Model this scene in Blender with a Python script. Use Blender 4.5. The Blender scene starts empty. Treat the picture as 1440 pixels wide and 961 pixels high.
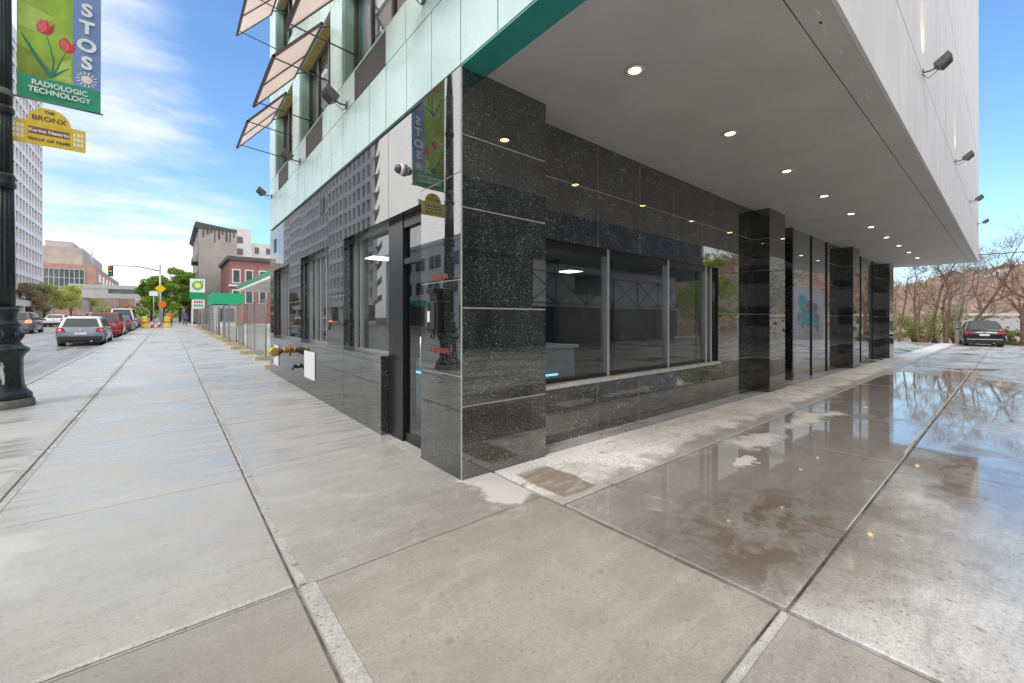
import bpy, bmesh, math, random
from mathutils import Vector, Matrix
random.seed(7)
R = math.radians
SC = bpy.context.scene
COL = SC.collection

# ------------------------------------------------------------------ camera, sky, sun, exposure
cam_data = bpy.data.cameras.new('camera')
cam_data.lens = 36 * 581 / 1440
cam_data.shift_y = -31.5 / 1440
cam_data.clip_end = 6000
cam_data.clip_start = 0.05
cam = bpy.data.objects.new('camera', cam_data)
cam.location = (0, 0, 1.5)
cam.rotation_euler = (R(90), 0, R(-39.7))
COL.objects.link(cam)
SC.camera = cam

SUN_DIR = Vector((-0.62, -0.30, 0.85)).normalized()      # towards the sun
SUN_EL = math.asin(SUN_DIR.z)
SUN_AZ = math.atan2(SUN_DIR.x, SUN_DIR.y)                # from +Y clockwise
sun_data = bpy.data.lights.new('sun', 'SUN')
sun_data.energy = 0.9
sun_data.angle = R(24)
sun_data.color = (1.0, 0.95, 0.88)
sun = bpy.data.objects.new('sun', sun_data)
sun.rotation_euler = (-SUN_DIR).to_track_quat('-Z', 'Y').to_euler()
sun.location = (-40, -20, 60)
COL.objects.link(sun)

world = bpy.data.worlds.new('World')
SC.world = world
world.use_nodes = True
wt = world.node_tree
wt.nodes.clear()


class NT:
    """small node helper"""
    def __init__(s, tree):
        s.t = tree

    def n(s, kind, props=None, **inp):
        nd = s.t.nodes.new('ShaderNode' + kind)
        for k, v in (props or {}).items():
            setattr(nd, k, v)
        for k, v in inp.items():
            key = int(k[1:]) if k[0] == 'i' and k[1:].isdigit() else k.replace('_', ' ')
            s.put(nd.inputs[key], v)
        return nd

    def put(s, sock, v):
        if isinstance(v, bpy.types.NodeSocket):
            s.t.links.new(v, sock)
        elif isinstance(v, bpy.types.Node):
            s.t.links.new(v.outputs[0], sock)
        else:
            if isinstance(v, (tuple, list)) and len(v) == 3 and sock.type == 'RGBA':
                v = (*v, 1)
            sock.default_value = v

    def m(s, op, a, b=0.0, c=0.0, clamp=False):
        nd = s.n('Math', {'operation': op, 'use_clamp': clamp})
        s.put(nd.inputs[0], a); s.put(nd.inputs[1], b)
        if op in ('MULTIPLY_ADD', 'SMOOTH_MIN', 'COMPARE'):
            s.put(nd.inputs[2], c)
        return nd.outputs[0]

    def ramp(s, v, lo, hi, a=0.0, b=1.0, smooth=True):
        nd = s.n('MapRange', {'interpolation_type': 'SMOOTHSTEP' if smooth else 'LINEAR', 'clamp': True})
        for i, x in enumerate((v, lo, hi, a, b)):
            s.put(nd.inputs[i], x)
        return nd.outputs[0]

    def mix(s, f, a, b):
        nd = s.n('Mix', {'data_type': 'RGBA', 'clamp_factor': True})
        s.put(nd.inputs[0], f); s.put(nd.inputs[6], a); s.put(nd.inputs[7], b)
        return nd.outputs[2]

    def noise(s, vec, scale, detail=4, rough=.55, out=0):
        nd = s.n('TexNoise', Scale=scale, Detail=detail, Roughness=rough)
        if vec is not None:
            s.put(nd.inputs['Vector'], vec)
        return nd.outputs[out]

    def scaled(s, vec, sc, loc=(0, 0, 0), rot=(0, 0, 0)):
        nd = s.n('Mapping')
        s.put(nd.inputs[0], vec); s.put(nd.inputs[1], loc); s.put(nd.inputs[2], rot); s.put(nd.inputs[3], sc)
        return nd.outputs[0]


W = NT(wt)
sky = wt.nodes.new('ShaderNodeTexSky')
sky.sky_type = 'NISHITA'
sky.sun_disc = False
sky.sun_elevation = SUN_EL
sky.sun_rotation = SUN_AZ
sky.air_density = 1.0
sky.dust_density = 1.2
sky.ozone_density = 3.5
tc = W.n('TexCoord')
sep = W.n('SeparateXYZ', Vector=tc.outputs['Generated'])
zc = W.m('ADD', W.m('MAXIMUM', sep.outputs[2], 0.0), 0.16)
cv = W.n('CombineXYZ', X=W.m('DIVIDE', sep.outputs[0], zc), Y=W.m('DIVIDE', sep.outputs[1], zc), Z=0.0).outputs[0]
n1 = W.noise(W.scaled(cv, (.42, .7, 1), (1.3, .4, 0), (0, 0, .5)), 1.0, 8, .56)
n2 = W.noise(W.scaled(cv, (1.4, 2.6, 1), (0, 0, 0), (0, 0, .4)), 1.0, 6, .6)
nz = W.m('ADD', W.m('MULTIPLY', n1, .72), W.m('MULTIPLY', n2, .28))
westness = W.m('SUBTRACT', W.m('MULTIPLY', sep.outputs[1], .55), W.m('MULTIPLY', sep.outputs[0], .62))  # clouds lie up the street and to the west
lowness = W.ramp(sep.outputs[2], .62, .0)
bias = W.m('ADD', W.m('MULTIPLY', W.ramp(westness, .28, .58), .215), W.m('MULTIPLY', W.ramp(sep.outputs[2], .16, .02), W.m('MULTIPLY', W.ramp(westness, .0, .45), .22)))
bias = W.m('ADD', bias, .035)
west = W.n('VectorMath', {'operation': 'DOT_PRODUCT'})
W.put(west.inputs[0], tc.outputs['Generated']); west.inputs[1].default_value = Vector((-.93, .30, .2)).normalized()
south = W.n('VectorMath', {'operation': 'DOT_PRODUCT'})
W.put(south.inputs[0], tc.outputs['Generated']); south.inputs[1].default_value = Vector((-.5, -.8, .3)).normalized()
bank = W.m('MAXIMUM', W.m('MULTIPLY', W.ramp(west.outputs['Value'], .50, .72), .30), W.m('MULTIPLY', W.ramp(sep.outputs[2], .53, .66), .26))   # cloud bank west and overhead, veiling the sun
bank = W.m('MAXIMUM', bank, W.m('MULTIPLY', W.ramp(south.outputs['Value'], .0, .5), .24))
bias = W.m('ADD', bias, bank)
cl = W.ramp(W.m('ADD', nz, bias), .625, .83)
glow_dot = W.n('VectorMath', {'operation': 'DOT_PRODUCT'})
W.put(glow_dot.inputs[0], tc.outputs['Generated']); glow_dot.inputs[1].default_value = Vector((-.75, .62, .36)).normalized()
glow = W.ramp(glow_dot.outputs['Value'], .80, .935)  # added bright cloud patch out of frame, lifts reflections in the granite front
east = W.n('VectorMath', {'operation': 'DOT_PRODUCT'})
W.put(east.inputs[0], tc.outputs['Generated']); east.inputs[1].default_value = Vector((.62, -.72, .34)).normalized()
eglow = W.ramp(east.outputs['Value'], .70, .90)  # second added cloud glow, unseen behind the viewer, lights the facades opposite
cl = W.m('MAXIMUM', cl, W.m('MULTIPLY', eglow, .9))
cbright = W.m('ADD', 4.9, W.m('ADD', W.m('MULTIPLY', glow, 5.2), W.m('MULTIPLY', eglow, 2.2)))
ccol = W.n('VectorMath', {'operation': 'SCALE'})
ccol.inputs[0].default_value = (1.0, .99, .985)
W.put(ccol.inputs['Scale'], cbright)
skyc = W.n('HueSaturation', Saturation=1.10, Value=1.12)
stint = W.n('VectorMath', {'operation': 'MULTIPLY'}); W.put(stint.inputs[0], sky.outputs[0]); stint.inputs[1].default_value = (.94, .995, 1.01)
W.put(skyc.inputs['Color'], stint.outputs[0])
bg = W.n('Background', Strength=.125)
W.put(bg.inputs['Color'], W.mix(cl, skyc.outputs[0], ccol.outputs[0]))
wo = W.n('OutputWorld')
wt.links.new(bg.outputs[0], wo.inputs[0])

SC.view_settings.view_transform = 'Standard'
SC.view_settings.look = 'None'
SC.view_settings.exposure = 1.0
SC.view_settings.gamma = 1.0
SC.view_settings.use_curve_mapping = False
SC.render.engine = 'CYCLES'
SC.cycles.use_denoising = True
SC.cycles.max_bounces = 10
SC.cycles.transparent_max_bounces = 24
SC.cycles.caustics_reflective = False
SC.cycles.caustics_refractive = False
SC.cycles.sample_clamp_indirect = 6.0


# ------------------------------------------------------------------ materials
MATS = {}


def principled(name):
    m = bpy.data.materials.new(name)
    m.use_nodes = True
    t = NT(m.node_tree)
    b = m.node_tree.nodes['Principled BSDF']
    MATS[name] = m
    return m, t, b


def mat(name, col, rough=.5, metal=0., ior=1.5, var=.12, scale=6., bump=0., bscale=40., coat=0., emit=None, estr=0., rvar=.0, stretch=(1, 1, 1)):
    m, t, b = principled(name)
    tcn = t.n('TexCoord').outputs['Object']
    v = t.scaled(tcn, stretch)
    nz = t.noise(v, scale, 5, .6)
    lo = tuple(c * (1 - var) for c in col); hi = tuple(min(1, c * (1 + var)) for c in col)
    t.put(b.inputs['Base Color'], t.mix(t.ramp(nz, .3, .7), lo, hi))
    if rvar:
        t.put(b.inputs['Roughness'], t.ramp(t.noise(v, scale * 1.7, 4), .3, .7, max(0, rough - rvar), min(1, rough + rvar)))
    else:
        b.inputs['Roughness'].default_value = rough
    b.inputs['Metallic'].default_value = metal
    b.inputs['IOR'].default_value = ior
    b.inputs['Coat Weight'].default_value = coat
    b.inputs['Coat Roughness'].default_value = .03
    if emit:
        b.inputs['Emission Color'].default_value = (*emit, 1)
        b.inputs['Emission Strength'].default_value = estr
    if bump:
        bp = t.n('Bump', Strength=bump, Distance=.02, Height=t.noise(tcn, bscale, 4))
        t.put(b.inputs['Normal'], bp)
    return m


def granite(name, fleck=1.0):
    m, t, b = principled(name)
    tcn = t.n('TexCoord').outputs['Object']
    warp = t.n('VectorMath', {'operation': 'ADD'})
    t.put(warp.inputs[0], tcn)
    wn = t.n('VectorMath', {'operation': 'SCALE'}); t.put(wn.inputs[0], t.noise(tcn, 60, 2, .5, 1)); wn.inputs['Scale'].default_value = .012
    t.put(warp.inputs[1], wn)
    tot = None
    for sc, thr, amp, rad in ((34, .74, .9, .34), (62, .70, .7, .36), (120, .60, .5, .42), (230, .55, .35, .5)):
        vo = t.n('TexVoronoi', Scale=sc); t.put(vo.inputs['Vector'], warp)
        sp = t.n('SeparateColor'); t.put(sp.inputs[0], vo.outputs['Color'])
        on = t.m('MULTIPLY', t.ramp(sp.outputs[0], thr, thr + .05), t.ramp(vo.outputs['Distance'], rad, rad * .45))
        on = t.m('MULTIPLY', on, t.m('MULTIPLY', amp * fleck, t.ramp(sp.outputs[1], 0, 1, .25, 1.0)))
        tot = on if tot is None else t.m('ADD', tot, on)
    base = t.mix(t.ramp(t.noise(tcn, 26, 3), .35, .7), (.003, .004, .004), (.010, .013, .0125))
    tot = t.m('MULTIPLY', tot, t.ramp(t.noise(tcn, 3.1, 4), .32, .68, .35, 1.15))
    vt = t.n('TexVoronoi', Scale=2.0); t.put(vt.inputs['Vector'], tcn)
    t.put(b.inputs['Base Color'], t.mix(tot, base, t.mix(t.noise(tcn, 90, 1), (.40, .50, .47), (.80, .82, .80))))
    t.put(b.inputs['Roughness'], t.ramp(t.noise(tcn, 2.2, 3), .3, .75, .012, .035))
    b.inputs['IOR'].default_value = 2.45
    return m


def glass(name, tint=(.82, .87, .88), ior=1.9, rough=.0):
    m = bpy.data.materials.new(name); m.use_nodes = True
    t = NT(m.node_tree); m.node_tree.nodes.clear()
    MATS[name] = m
    bf = t.n('NewGeometry').outputs['Backfacing']
    fr = t.m('MULTIPLY', t.n('Fresnel', IOR=ior).outputs[0], t.m('SUBTRACT', 1.0, bf))
    gl = t.n('BsdfGlossy', Color=(.95, .97, 1.0), Roughness=rough)
    tr = t.n('BsdfTransparent', Color=tint)
    mx = t.n('MixShader', i0=fr, i1=tr, i2=gl)
    o = t.n('OutputMaterial', Surface=mx)
    return m


def blob(t, vec, cx, cy, rx, ry, rot=0.0, soft=.35):
    """1 inside an (already noise-warped) ellipse on the ground, 0 outside"""
    v = t.scaled(vec, (1, 1, 0), (0, 0, 0))
    mp = t.n('Mapping', {'vector_type': 'TEXTURE'})
    t.put(mp.inputs[0], v); mp.inputs[1].default_value = (cx, cy, 0); mp.inputs[2].default_value = (0, 0, rot); mp.inputs[3].default_value = (rx, ry, 1)
    ln = t.n('VectorMath', {'operation': 'LENGTH'}); t.put(ln.inputs[0], mp)
    return t.ramp(ln.outputs['Value'], 1 + soft, 1 - soft)


def concrete(name, kind):
    """kind: walk (damp street pavement), drive (soaked, with puddles), pad (mostly dry), dry"""
    m, t, b = principled(name)
    geo = t.n('TexCoord').outputs['Object']
    big = t.noise(geo, .55, 5, .6)
    mid = t.noise(geo, 2.6, 6, .62)
    fine = t.noise(geo, 38, 4, .7)
    grit = t.noise(geo, 170, 3, .6)
    streak = t.noise(t.scaled(geo, (.9, 7.5, 1), (0, 0, 0), (0, 0, R(14))), 1.0, 6, .62)
    broom = t.noise(t.scaled(geo, (3, 130, 1)), 1.0, 3, .5)
    broomx = t.noise(t.scaled(geo, (130, 3, 1)), 1.0, 3, .5)
    wv_pre = geo
    cw = t.n('VectorMath', {'operation': 'SCALE'}); t.put(cw.inputs[0], t.noise(geo, 1.4, 5, .6, 1)); cw.inputs['Scale'].default_value = 1.1
    cw2 = t.n('VectorMath', {'operation': 'ADD'}); t.put(cw2.inputs[0], geo); t.put(cw2.inputs[1], cw)
    wv_pre2 = cw2.outputs[0]
    wv = t.n('VectorMath', {'operation': 'ADD'})
    sc_ = t.n('VectorMath', {'operation': 'SCALE'})
    ctr = t.n('VectorMath', {'operation': 'SUBTRACT'}); t.put(ctr.inputs[0], t.noise(geo, 2.1, 6, .62, 1)); ctr.inputs[1].default_value = (.5, .5, .5)
    t.put(sc_.inputs[0], ctr); sc_.inputs['Scale'].default_value = .9
    t.put(wv.inputs[0], geo); t.put(wv.inputs[1], sc_)
    wv = wv.outputs[0]
    dryA, dryB = {'walk': ((.235, .228, .206), (.37, .362, .332)), 'drive': ((.34, .33, .315), (.58, .575, .565)),
                  'pad': ((.62, .615, .59), (.85, .845, .82)), 'dry': ((.36, .35, .33), (.48, .47, .44)),
                  'joint': ((.36, .355, .335), (.50, .495, .47))}[kind]
    mixv = t.m('ADD', t.m('MULTIPLY', big, .45), t.m('ADD', t.m('MULTIPLY', mid, .3), t.m('MULTIPLY', streak, .25)))
    col = t.mix(t.ramp(mixv, .40, .60), dryA, dryB)
    col = t.mix(t.ramp(fine, .56, .72, 0, .34), col, (.14, .13, .115))
    col = t.mix(t.ramp(fine, .44, .28, 0, .30), col, (.62, .61, .58))
    col = t.mix(t.ramp(grit, .58, .70, 0, .30), col, (.15, .14, .12))
    spk = t.n('TexVoronoi', {'voronoi_dimensions': '2D'}, Scale=9.0); t.put(spk.inputs['Vector'], wv_pre)
    col = t.mix(t.ramp(spk.outputs['Distance'], .085, .03, 0, .55), col, (.12, .11, .10))
    f2 = t.noise(geo, 75, 6, .78)
    gr = t.m('ADD', t.m('MULTIPLY', f2, .6), t.m('MULTIPLY', fine, .4))
    mulv = t.n('VectorMath', {'operation': 'SCALE'}); t.put(mulv.inputs[0], col); t.put(mulv.inputs['Scale'], t.ramp(gr, .40, .60, .70, 1.28, False))
    col = mulv.outputs[0]
    scuff = t.noise(t.scaled(geo, (2.2, 26, 1), (0, 0, 0), (0, 0, R(22))), 1.0, 5, .7)
    col = t.mix(t.ramp(scuff, .60, .70, 0, .26), col, (.62, .61, .58)); col = t.mix(t.ramp(scuff, .40, .30, 0, .22), col, (.17, .16, .145))
    ck = t.n('TexVoronoi', {'feature': 'DISTANCE_TO_EDGE', 'voronoi_dimensions': '2D'}, Scale=.33); t.put(ck.inputs['Vector'], wv_pre2)
    col = t.mix(t.m('MULTIPLY', t.ramp(ck.outputs['Distance'], .0045, .0015), t.ramp(t.noise(geo, .35, 3), .52, .60, 0, .6)), col, (.10, .095, .085))
    # small stains, gum, leaf bits
    for vs_, r0, r1, op, thr in ((1.5, .040, .024, .50, .45), (3.4, .060, .035, .45, .6), (11, .10, .05, .55, .55)):
        vo = t.n('TexVoronoi', {'voronoi_dimensions': '2D'}, Scale=vs_); gw = t.n('VectorMath', {'operation': 'SCALE'}); t.put(gw.inputs[0], t.noise(geo, 22, 3, .6, 1)); gw.inputs['Scale'].default_value = .035; gw2 = t.n('VectorMath', {'operation': 'ADD'}); t.put(gw2.inputs[0], geo); t.put(gw2.inputs[1], gw); t.put(vo.inputs['Vector'], gw2)
        vs2 = t.n('SeparateColor'); t.put(vs2.inputs[0], vo.outputs['Color'])
        col = t.mix(t.m('MULTIPLY', t.ramp(vo.outputs['Distance'], r0, r1, 0, op), t.m('GREATER_THAN', vs2.outputs[0], thr)), col, (.10, .092, .082))
    stn = t.noise(wv, 1.15, 7, .68)
    col = t.mix(t.ramp(stn, .53, .63, 0, .30), col, (.19, .18, .16))
    stl = t.noise(t.scaled(wv_pre2, (.8, 5.2, 1), (3, 1, 0), (0, 0, R(17))), 1.3, 7, .7)
    col = t.mix(t.ramp(stl, .55, .66, 0, .34), col, (.20, .195, .18)); col = t.mix(t.ramp(stl, .45, .34, 0, .25), col, (.66, .655, .64))
    bump_h = t.m('ADD', t.m('MULTIPLY', grit, .5), t.m('MULTIPLY', fine, .5))
    if kind == 'walk':
        yy0 = t.n('SeparateXYZ', Vector=wv).outputs[1]
        col = t.mix(t.ramp(yy0, 2.3, 4.8, 0, .62), col, (.53, .527, .515))  # wet sheen farther up the pavement painted in as paler concrete
        gx_ = t.n('SeparateXYZ', Vector=geo)
        rside = t.m('MULTIPLY', t.m('GREATER_THAN', gx_.outputs[0], .555), t.m('LESS_THAN', gx_.outputs[1], 2.545))
        lside = t.m('MULTIPLY', t.m('LESS_THAN', gx_.outputs[0], .555), t.m('LESS_THAN', gx_.outputs[1], 2.545))
        col = t.mix(t.m('MULTIPLY', t.m('SUBTRACT', 1.0, t.m('ADD', rside, lside)), t.ramp(gx_.outputs[0], 1.4, .2, .0, .30)), col, (.50, .497, .49))
        col = t.mix(t.m('MULTIPLY', rside, .22), col, (.33, .31, .25))
        col = t.mix(t.m('MULTIPLY', lside, t.ramp(mid, .35, .65, .15, .6)), col, (.25, .24, .215))
        olive = blob(t, wv, 1.35, 1.7, 1.3, 1.0, 0, .6)
        col = t.mix(t.m('MULTIPLY', olive, .32), col, (.35, .325, .25))
        rgh = blob(t, wv, -.35, 1.3, .85, 1.15, 0, .25)           # worn, pitted slab near the viewer
        col = t.mix(t.m('MULTIPLY', rgh, t.ramp(fine, .35, .6, .1, .62)), col, (.21, .195, .17))
        rust = blob(t, wv, .35, 2.05, .16, .45, .3, .8)
        col = t.mix(t.m('MULTIPLY', rust, t.ramp(grit, .5, .65, 0, .55)), col, (.27, .17, .08))
        white = blob(t, wv, 2.27, 2.95, .26, .42, .25, .16)       # cement wash by the pillar foot
        col = t.mix(t.m('MULTIPLY', white, .75), col, (.66, .655, .63))
        white2 = blob(t, wv, -.85, 3.9, .2, .42, .2, .5)
        col = t.mix(t.m('MULTIPLY', white2, .4), col, (.6, .6, .58))
        damp = t.ramp(t.m('ADD', t.m('MULTIPLY', streak, .55), t.m('MULTIPLY', big, .45)), .43, .57)
        gradient = t.ramp(t.n('SeparateXYZ', Vector=geo).outputs[1], 1.4, 5.5)
        wet = t.m('MULTIPLY', damp, gradient)
        col = t.mix(t.m('MULTIPLY', wet, .30), col, (.25, .25, .248))
        rough = t.m('SUBTRACT', .66, t.m('MULTIPLY', wet, .46))
        rough = t.m('ADD', rough, t.ramp(fine, .3, .7, -.05, .05))
        bh = t.m('ADD', t.m('MULTIPLY', bump_h, .7), t.m('MULTIPLY', broom, .45))
        bstr = t.m('SUBTRACT', .22, t.m('MULTIPLY', wet, .13))
        iors = 1.6
    elif kind == 'drive':
        sx = t.n('SeparateXYZ', Vector=geo)
        soak = t.m('ADD', blob(t, wv, 3.9, 1.45, 1.75, .95, 0, .28), blob(t, wv, 7.0, 1.5, 2.6, .85, 0, .35), clamp=True)
        soak = t.m('ADD', soak, blob(t, wv, 6.7, .05, 1.9, .75, .1, .3), clamp=True)
        soak = t.m('ADD', soak, blob(t, wv, 13.0, 1.1, 5.5, 1.3, .0, .25), clamp=True)
        soak = t.m('ADD', soak, t.m('MULTIPLY', t.ramp(t.noise(geo, .42, 5, .6), .56, .64), t.ramp(sx.outputs[0], 8, 16)), clamp=True)
        pale1 = t.m('ADD', blob(t, wv, 5.7, 2.02, .52, .13, -.05, .55), blob(t, wv, 7.6, 1.95, .9, .17, -.06, .5), clamp=True)  # paler, rougher patches cut out of the soaked area
        pale1 = t.m('ADD', pale1, blob(t, wv, 4.75, 1.78, .17, .10, 0, .3), clamp=True)
        soak = t.m('SUBTRACT', soak, pale1, clamp=True)
        mud = t.m('ADD', blob(t, wv, 3.35, 1.15, 1.0, .42, -.1, .7), blob(t, wv, 6.3, .28, 1.3, .32, 0, .6), clamp=True)
        swirl = t.noise(t.scaled(wv, (1.2, 3.2, 1)), 1.6, 7, .65)
        film = t.m('MULTIPLY', t.m('SUBTRACT', 1.0, soak), t.ramp(t.noise(t.scaled(wv, (.35, 1.1, 1)), 1.0, 5, .6), .42, .60))  # thin gleaming film
        film = t.m('MULTIPLY', film, t.m('SUBTRACT', 1.0, pale1, clamp=True))
        wet = t.m('ADD', soak, t.m('MULTIPLY', film, .16), clamp=True)
        col = t.mix(t.m('MULTIPLY', wet, .80), col, (.205, .188, .168))
        col = t.mix(t.m('MULTIPLY', mud, t.ramp(swirl, .40, .60, .0, .9)), col, (.15, .112, .082))
        col = t.mix(t.m('MULTIPLY', pale1, .8), col, (.58, .57, .54))
        pool = t.m('MULTIPLY', soak, t.ramp(t.noise(geo, .9, 4, .55), .36, .50))
        pool = t.m('MULTIPLY', pool, t.m('MAXIMUM', t.ramp(sx.outputs[1], .95, 1.7, .45, 1.0), t.ramp(sx.outputs[0], 5.5, 8.0)))
        rough = t.m('SUBTRACT', .50, t.m('ADD', t.m('MULTIPLY', soak, .30), t.m('MULTIPLY', film, .27)))
        rough = t.m('MAXIMUM', t.m('SUBTRACT', rough, t.m('MULTIPLY', pool, .40)), .035)
        rough = t.m('ADD', rough, t.m('MULTIPLY', pale1, .3))
        bh = t.m('ADD', t.m('MULTIPLY', bump_h, .7), t.m('MULTIPLY', broomx, .35))
        bstr = t.m('MAXIMUM', t.m('SUBTRACT', .20, t.m('ADD', t.m('MULTIPLY', soak, .16), t.m('MULTIPLY', t.m('ADD', film, pool), .10))), 0.0)
        iors = 1.75
    elif kind == 'pad':
        swl = t.noise(t.scaled(geo, (2, 6, 1)), 2.0, 6, .7)
        sw3 = t.n('VectorMath', {'operation': 'SCALE'}); t.put(sw3.inputs[0], ctr); sw3.inputs['Scale'].default_value = .22
        sw4 = t.n('VectorMath', {'operation': 'ADD'}); t.put(sw4.inputs[0], geo); t.put(sw4.inputs[1], sw3)
        bs = t.n('SeparateXYZ', Vector=sw4)
        brown = t.m('MULTIPLY', t.m('MULTIPLY', t.ramp(bs.outputs[0], 2.54, 2.60), t.ramp(bs.outputs[0], 3.0, 2.95)), t.m('MULTIPLY', t.ramp(bs.outputs[1], 2.37, 2.42), t.ramp(bs.outputs[1], 3.12, 2.98)))
        brown = t.m('MULTIPLY', brown, t.ramp(swl, .25, .55, .55, 1.0))
        col = t.mix(t.m('MULTIPLY', brown, .85), col, (.20, .145, .095))
        sx = t.n('SeparateXYZ', Vector=wv)
        edge = t.ramp(sx.outputs[1], 2.62, 2.42)
        col = t.mix(t.m('MULTIPLY', edge, .55), col, (.21, .19, .165))
        rough = t.m('SUBTRACT', .8, t.m('MULTIPLY', edge, .5))
        bh = bump_h; bstr = .25; iors = 1.45
    else:
        rough = .72; bh = bump_h; bstr = .2; iors = 1.45
    t.put(b.inputs['Base Color'], col)
    t.put(b.inputs['Roughness'], rough)
    b.inputs['IOR'].default_value = iors
    bp = t.n('Bump', Distance=.008, Height=bh)
    t.put(bp.inputs['Strength'], bstr)
    t.put(b.inputs['Normal'], bp)
    return m


def asphalt(name):
    m, t, b = principled(name)
    geo = t.n('TexCoord').outputs['Object']
    big = t.noise(t.scaled(geo, (1.2, .25, 1)), .8, 5, .6)
    col = t.mix(t.ramp(big, .35, .65), (.20, .197, .195), (.34, .335, .33))
    col = t.mix(t.ramp(t.noise(geo, 60, 3), .55, .75, 0, .35), col, (.40, .395, .39))
    t.put(b.inputs['Base Color'], col)
    t.put(b.inputs['Roughness'], t.ramp(big, .3, .62, .22, .48))
    b.inputs['IOR'].default_value = 1.5
    bp = t.n('Bump', Strength=.12, Distance=.01, Height=t.noise(geo, 80, 3)); t.put(b.inputs['Normal'], bp)
    return m


def foliage(name, a, b_, scale=.6, trans=.25):
    m, t, b = principled(name)
    geo = t.n('TexCoord').outputs['Object']
    col = t.mix(t.ramp(t.noise(geo, scale, 3), .32, .68), a, b_)
    t.put(b.inputs['Base Color'], col)
    b.inputs['Roughness'].default_value = .6
    tl = t.n('BsdfTranslucent'); t.put(tl.inputs[0], col)
    ms = t.n('MixShader', i0=.46, i1=b, i2=tl)
    m.node_tree.links.new(ms.outputs[0], m.node_tree.nodes['Material Output'].inputs[0])
    return m


granite('black_granite')
granite('black_granite_fine', .55)
mat('grout', (.46, .46, .44), .8, var=.2, scale=14)
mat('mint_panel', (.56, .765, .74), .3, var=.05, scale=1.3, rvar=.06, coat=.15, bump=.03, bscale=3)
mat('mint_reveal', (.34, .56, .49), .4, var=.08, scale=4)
mat('teal_trim', (.03, .27, .25), .32, var=.1, scale=3)
mat('dark_seam', (.05, .07, .07), .7)
mat('white_cladding', (.66, .65, .655), .62, var=.05, scale=2.2, rvar=.1, stretch=(1, 1, .25))
mat('soffit_plaster', (.50, .505, .51), .62, var=.06, scale=1.1, bump=.06, bscale=25)
mat('yellow_head', (.60, .46, .16), .5, var=.1)
mat('bronze_frame', (.10, .085, .075), .38, var=.15, scale=10)
mat('black_frame', (.012, .012, .013), .3, var=.2)
mat('aluminium', (.55, .55, .56), .3, metal=.7, var=.08)
mat('pale_frame', (.68, .67, .66), .4, var=.06)
mat('grille', (.13, .12, .115), .55, var=.2, scale=30)
mat('fixture_grey', (.16, .155, .15), .42, var=.15, scale=12)
mat('white_enamel', (.82, .82, .83), .35, var=.04)
mat('lamp_lens', (1, .85, .6), .3, emit=(1.0, .60, .26), estr=7)
mat('lamp_trim', (.7, .66, .6), .35, metal=.3)
mat('cyan_light', (.2, .7, .9), .4, emit=(.12, .62, .95), estr=1.6)
glass('shop_glass', (.84, .88, .88), 1.75)
glass('window_glass', (.78, .82, .84), 2.0)
m_, t_, b_ = principled('film_pane')          # protective film on the open sashes: milky, lets light through
tr_ = t_.n('BsdfTranslucent', Color=(.95, .84, .79)); tp_ = t_.n('BsdfTransparent', Color=(.95, .88, .85))
b_.inputs['Base Color'].default_value = (.80, .70, .66, 1); b_.inputs['Roughness'].default_value = .25
mx_ = t_.n('MixShader', i0=.62, i1=b_, i2=tr_); mx2_ = t_.n('MixShader', i0=.22, i1=mx_, i2=tp_)
m_.node_tree.links.new(mx2_.outputs[0], m_.node_tree.nodes['Material Output'].inputs[0])
mat('pale_blind', (.78, .77, .75), .6, var=.04)
mat('panel_light', (.9, .9, .88), .5, emit=(1, .96, .88), estr=2.2)
mat('interior_wall', (.50, .48, .44), .7, var=.1, scale=2)
mat('interior_dark', (.05, .05, .052), .6, var=.2)
mat('interior_floor', (.24, .22, .20), .35, var=.15, scale=3)
mat('wood_panel', (.13, .055, .025), .45, var=.3, scale=3, stretch=(1, 9, .7))
mat('bench_green', (.02, .22, .05), .6, var=.2, scale=12)
mat('counter_white', (.66, .67, .66), .35, var=.04)
concrete('walk_concrete', 'walk'); concrete('drive_concrete', 'drive'); concrete('pad_concrete', 'pad'); concrete('dry_concrete', 'dry'); concrete('joint_cement', 'joint')
asphalt('asphalt')
mat('joint_dark', (.17, .155, .135), .9, var=.75, scale=3.5)
mat('kerb_stone', (.36, .355, .34), .5, var=.15, scale=9, bump=.2)
mat('earth', (.10, .085, .06), .9, var=.3, scale=.7)
mat('leaf_litter', (.23, .10, .055), .9, var=.4, scale=9, bump=.5)
mat('road_paint', (.70, .70, .68), .5, var=.15, scale=12)
mat('cast_iron', (.016, .019, .021), .42, var=.4, scale=14, bump=.25, bscale=30, rvar=.12)
mat('graffiti_white', (.72, .74, .74), .6)
mat('stone_plinth', (.16, .155, .145), .75, var=.3, scale=10, bump=.4)
mat('steel_grey', (.42, .43, .44), .4, metal=.6, var=.1)
mat('tyre', (.018, .018, .019), .8)
mat('rim', (.48, .48, .5), .3, metal=.8)
mat('car_glass', (.035, .05, .055), .06, ior=1.8, var=.1)
mat('chrome', (.7, .7, .72), .15, metal=1)
mat('tail_red', (.55, .02, .035), .2, var=.2, coat=.5)
mat('brake_red', (.8, .05, .03), .3, emit=(1.0, .12, .06), estr=3.0)
mat('plate', (.72, .73, .74), .4)
for nm, c in (('paint_silver', (.24, .27, .32)), ('paint_red', (.30, .018, .03)), ('paint_violet', (.085, .075, .14)), ('paint_black', (.012, .013, .018)),
              ('paint_white', (.70, .70, .71)), ('paint_grey', (.14, .145, .15)), ('paint_blue', (.10, .13, .22))):
    mat(nm, c, .26, var=.06, coat=.8, metal=.15 if 'white' not in nm else 0)
mat('plastic_dark', (.03, .03, .033), .5)
mat('bark_brown', (.19, .115, .085), .9, var=.35, scale=6, bump=.5, bscale=14)
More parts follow.
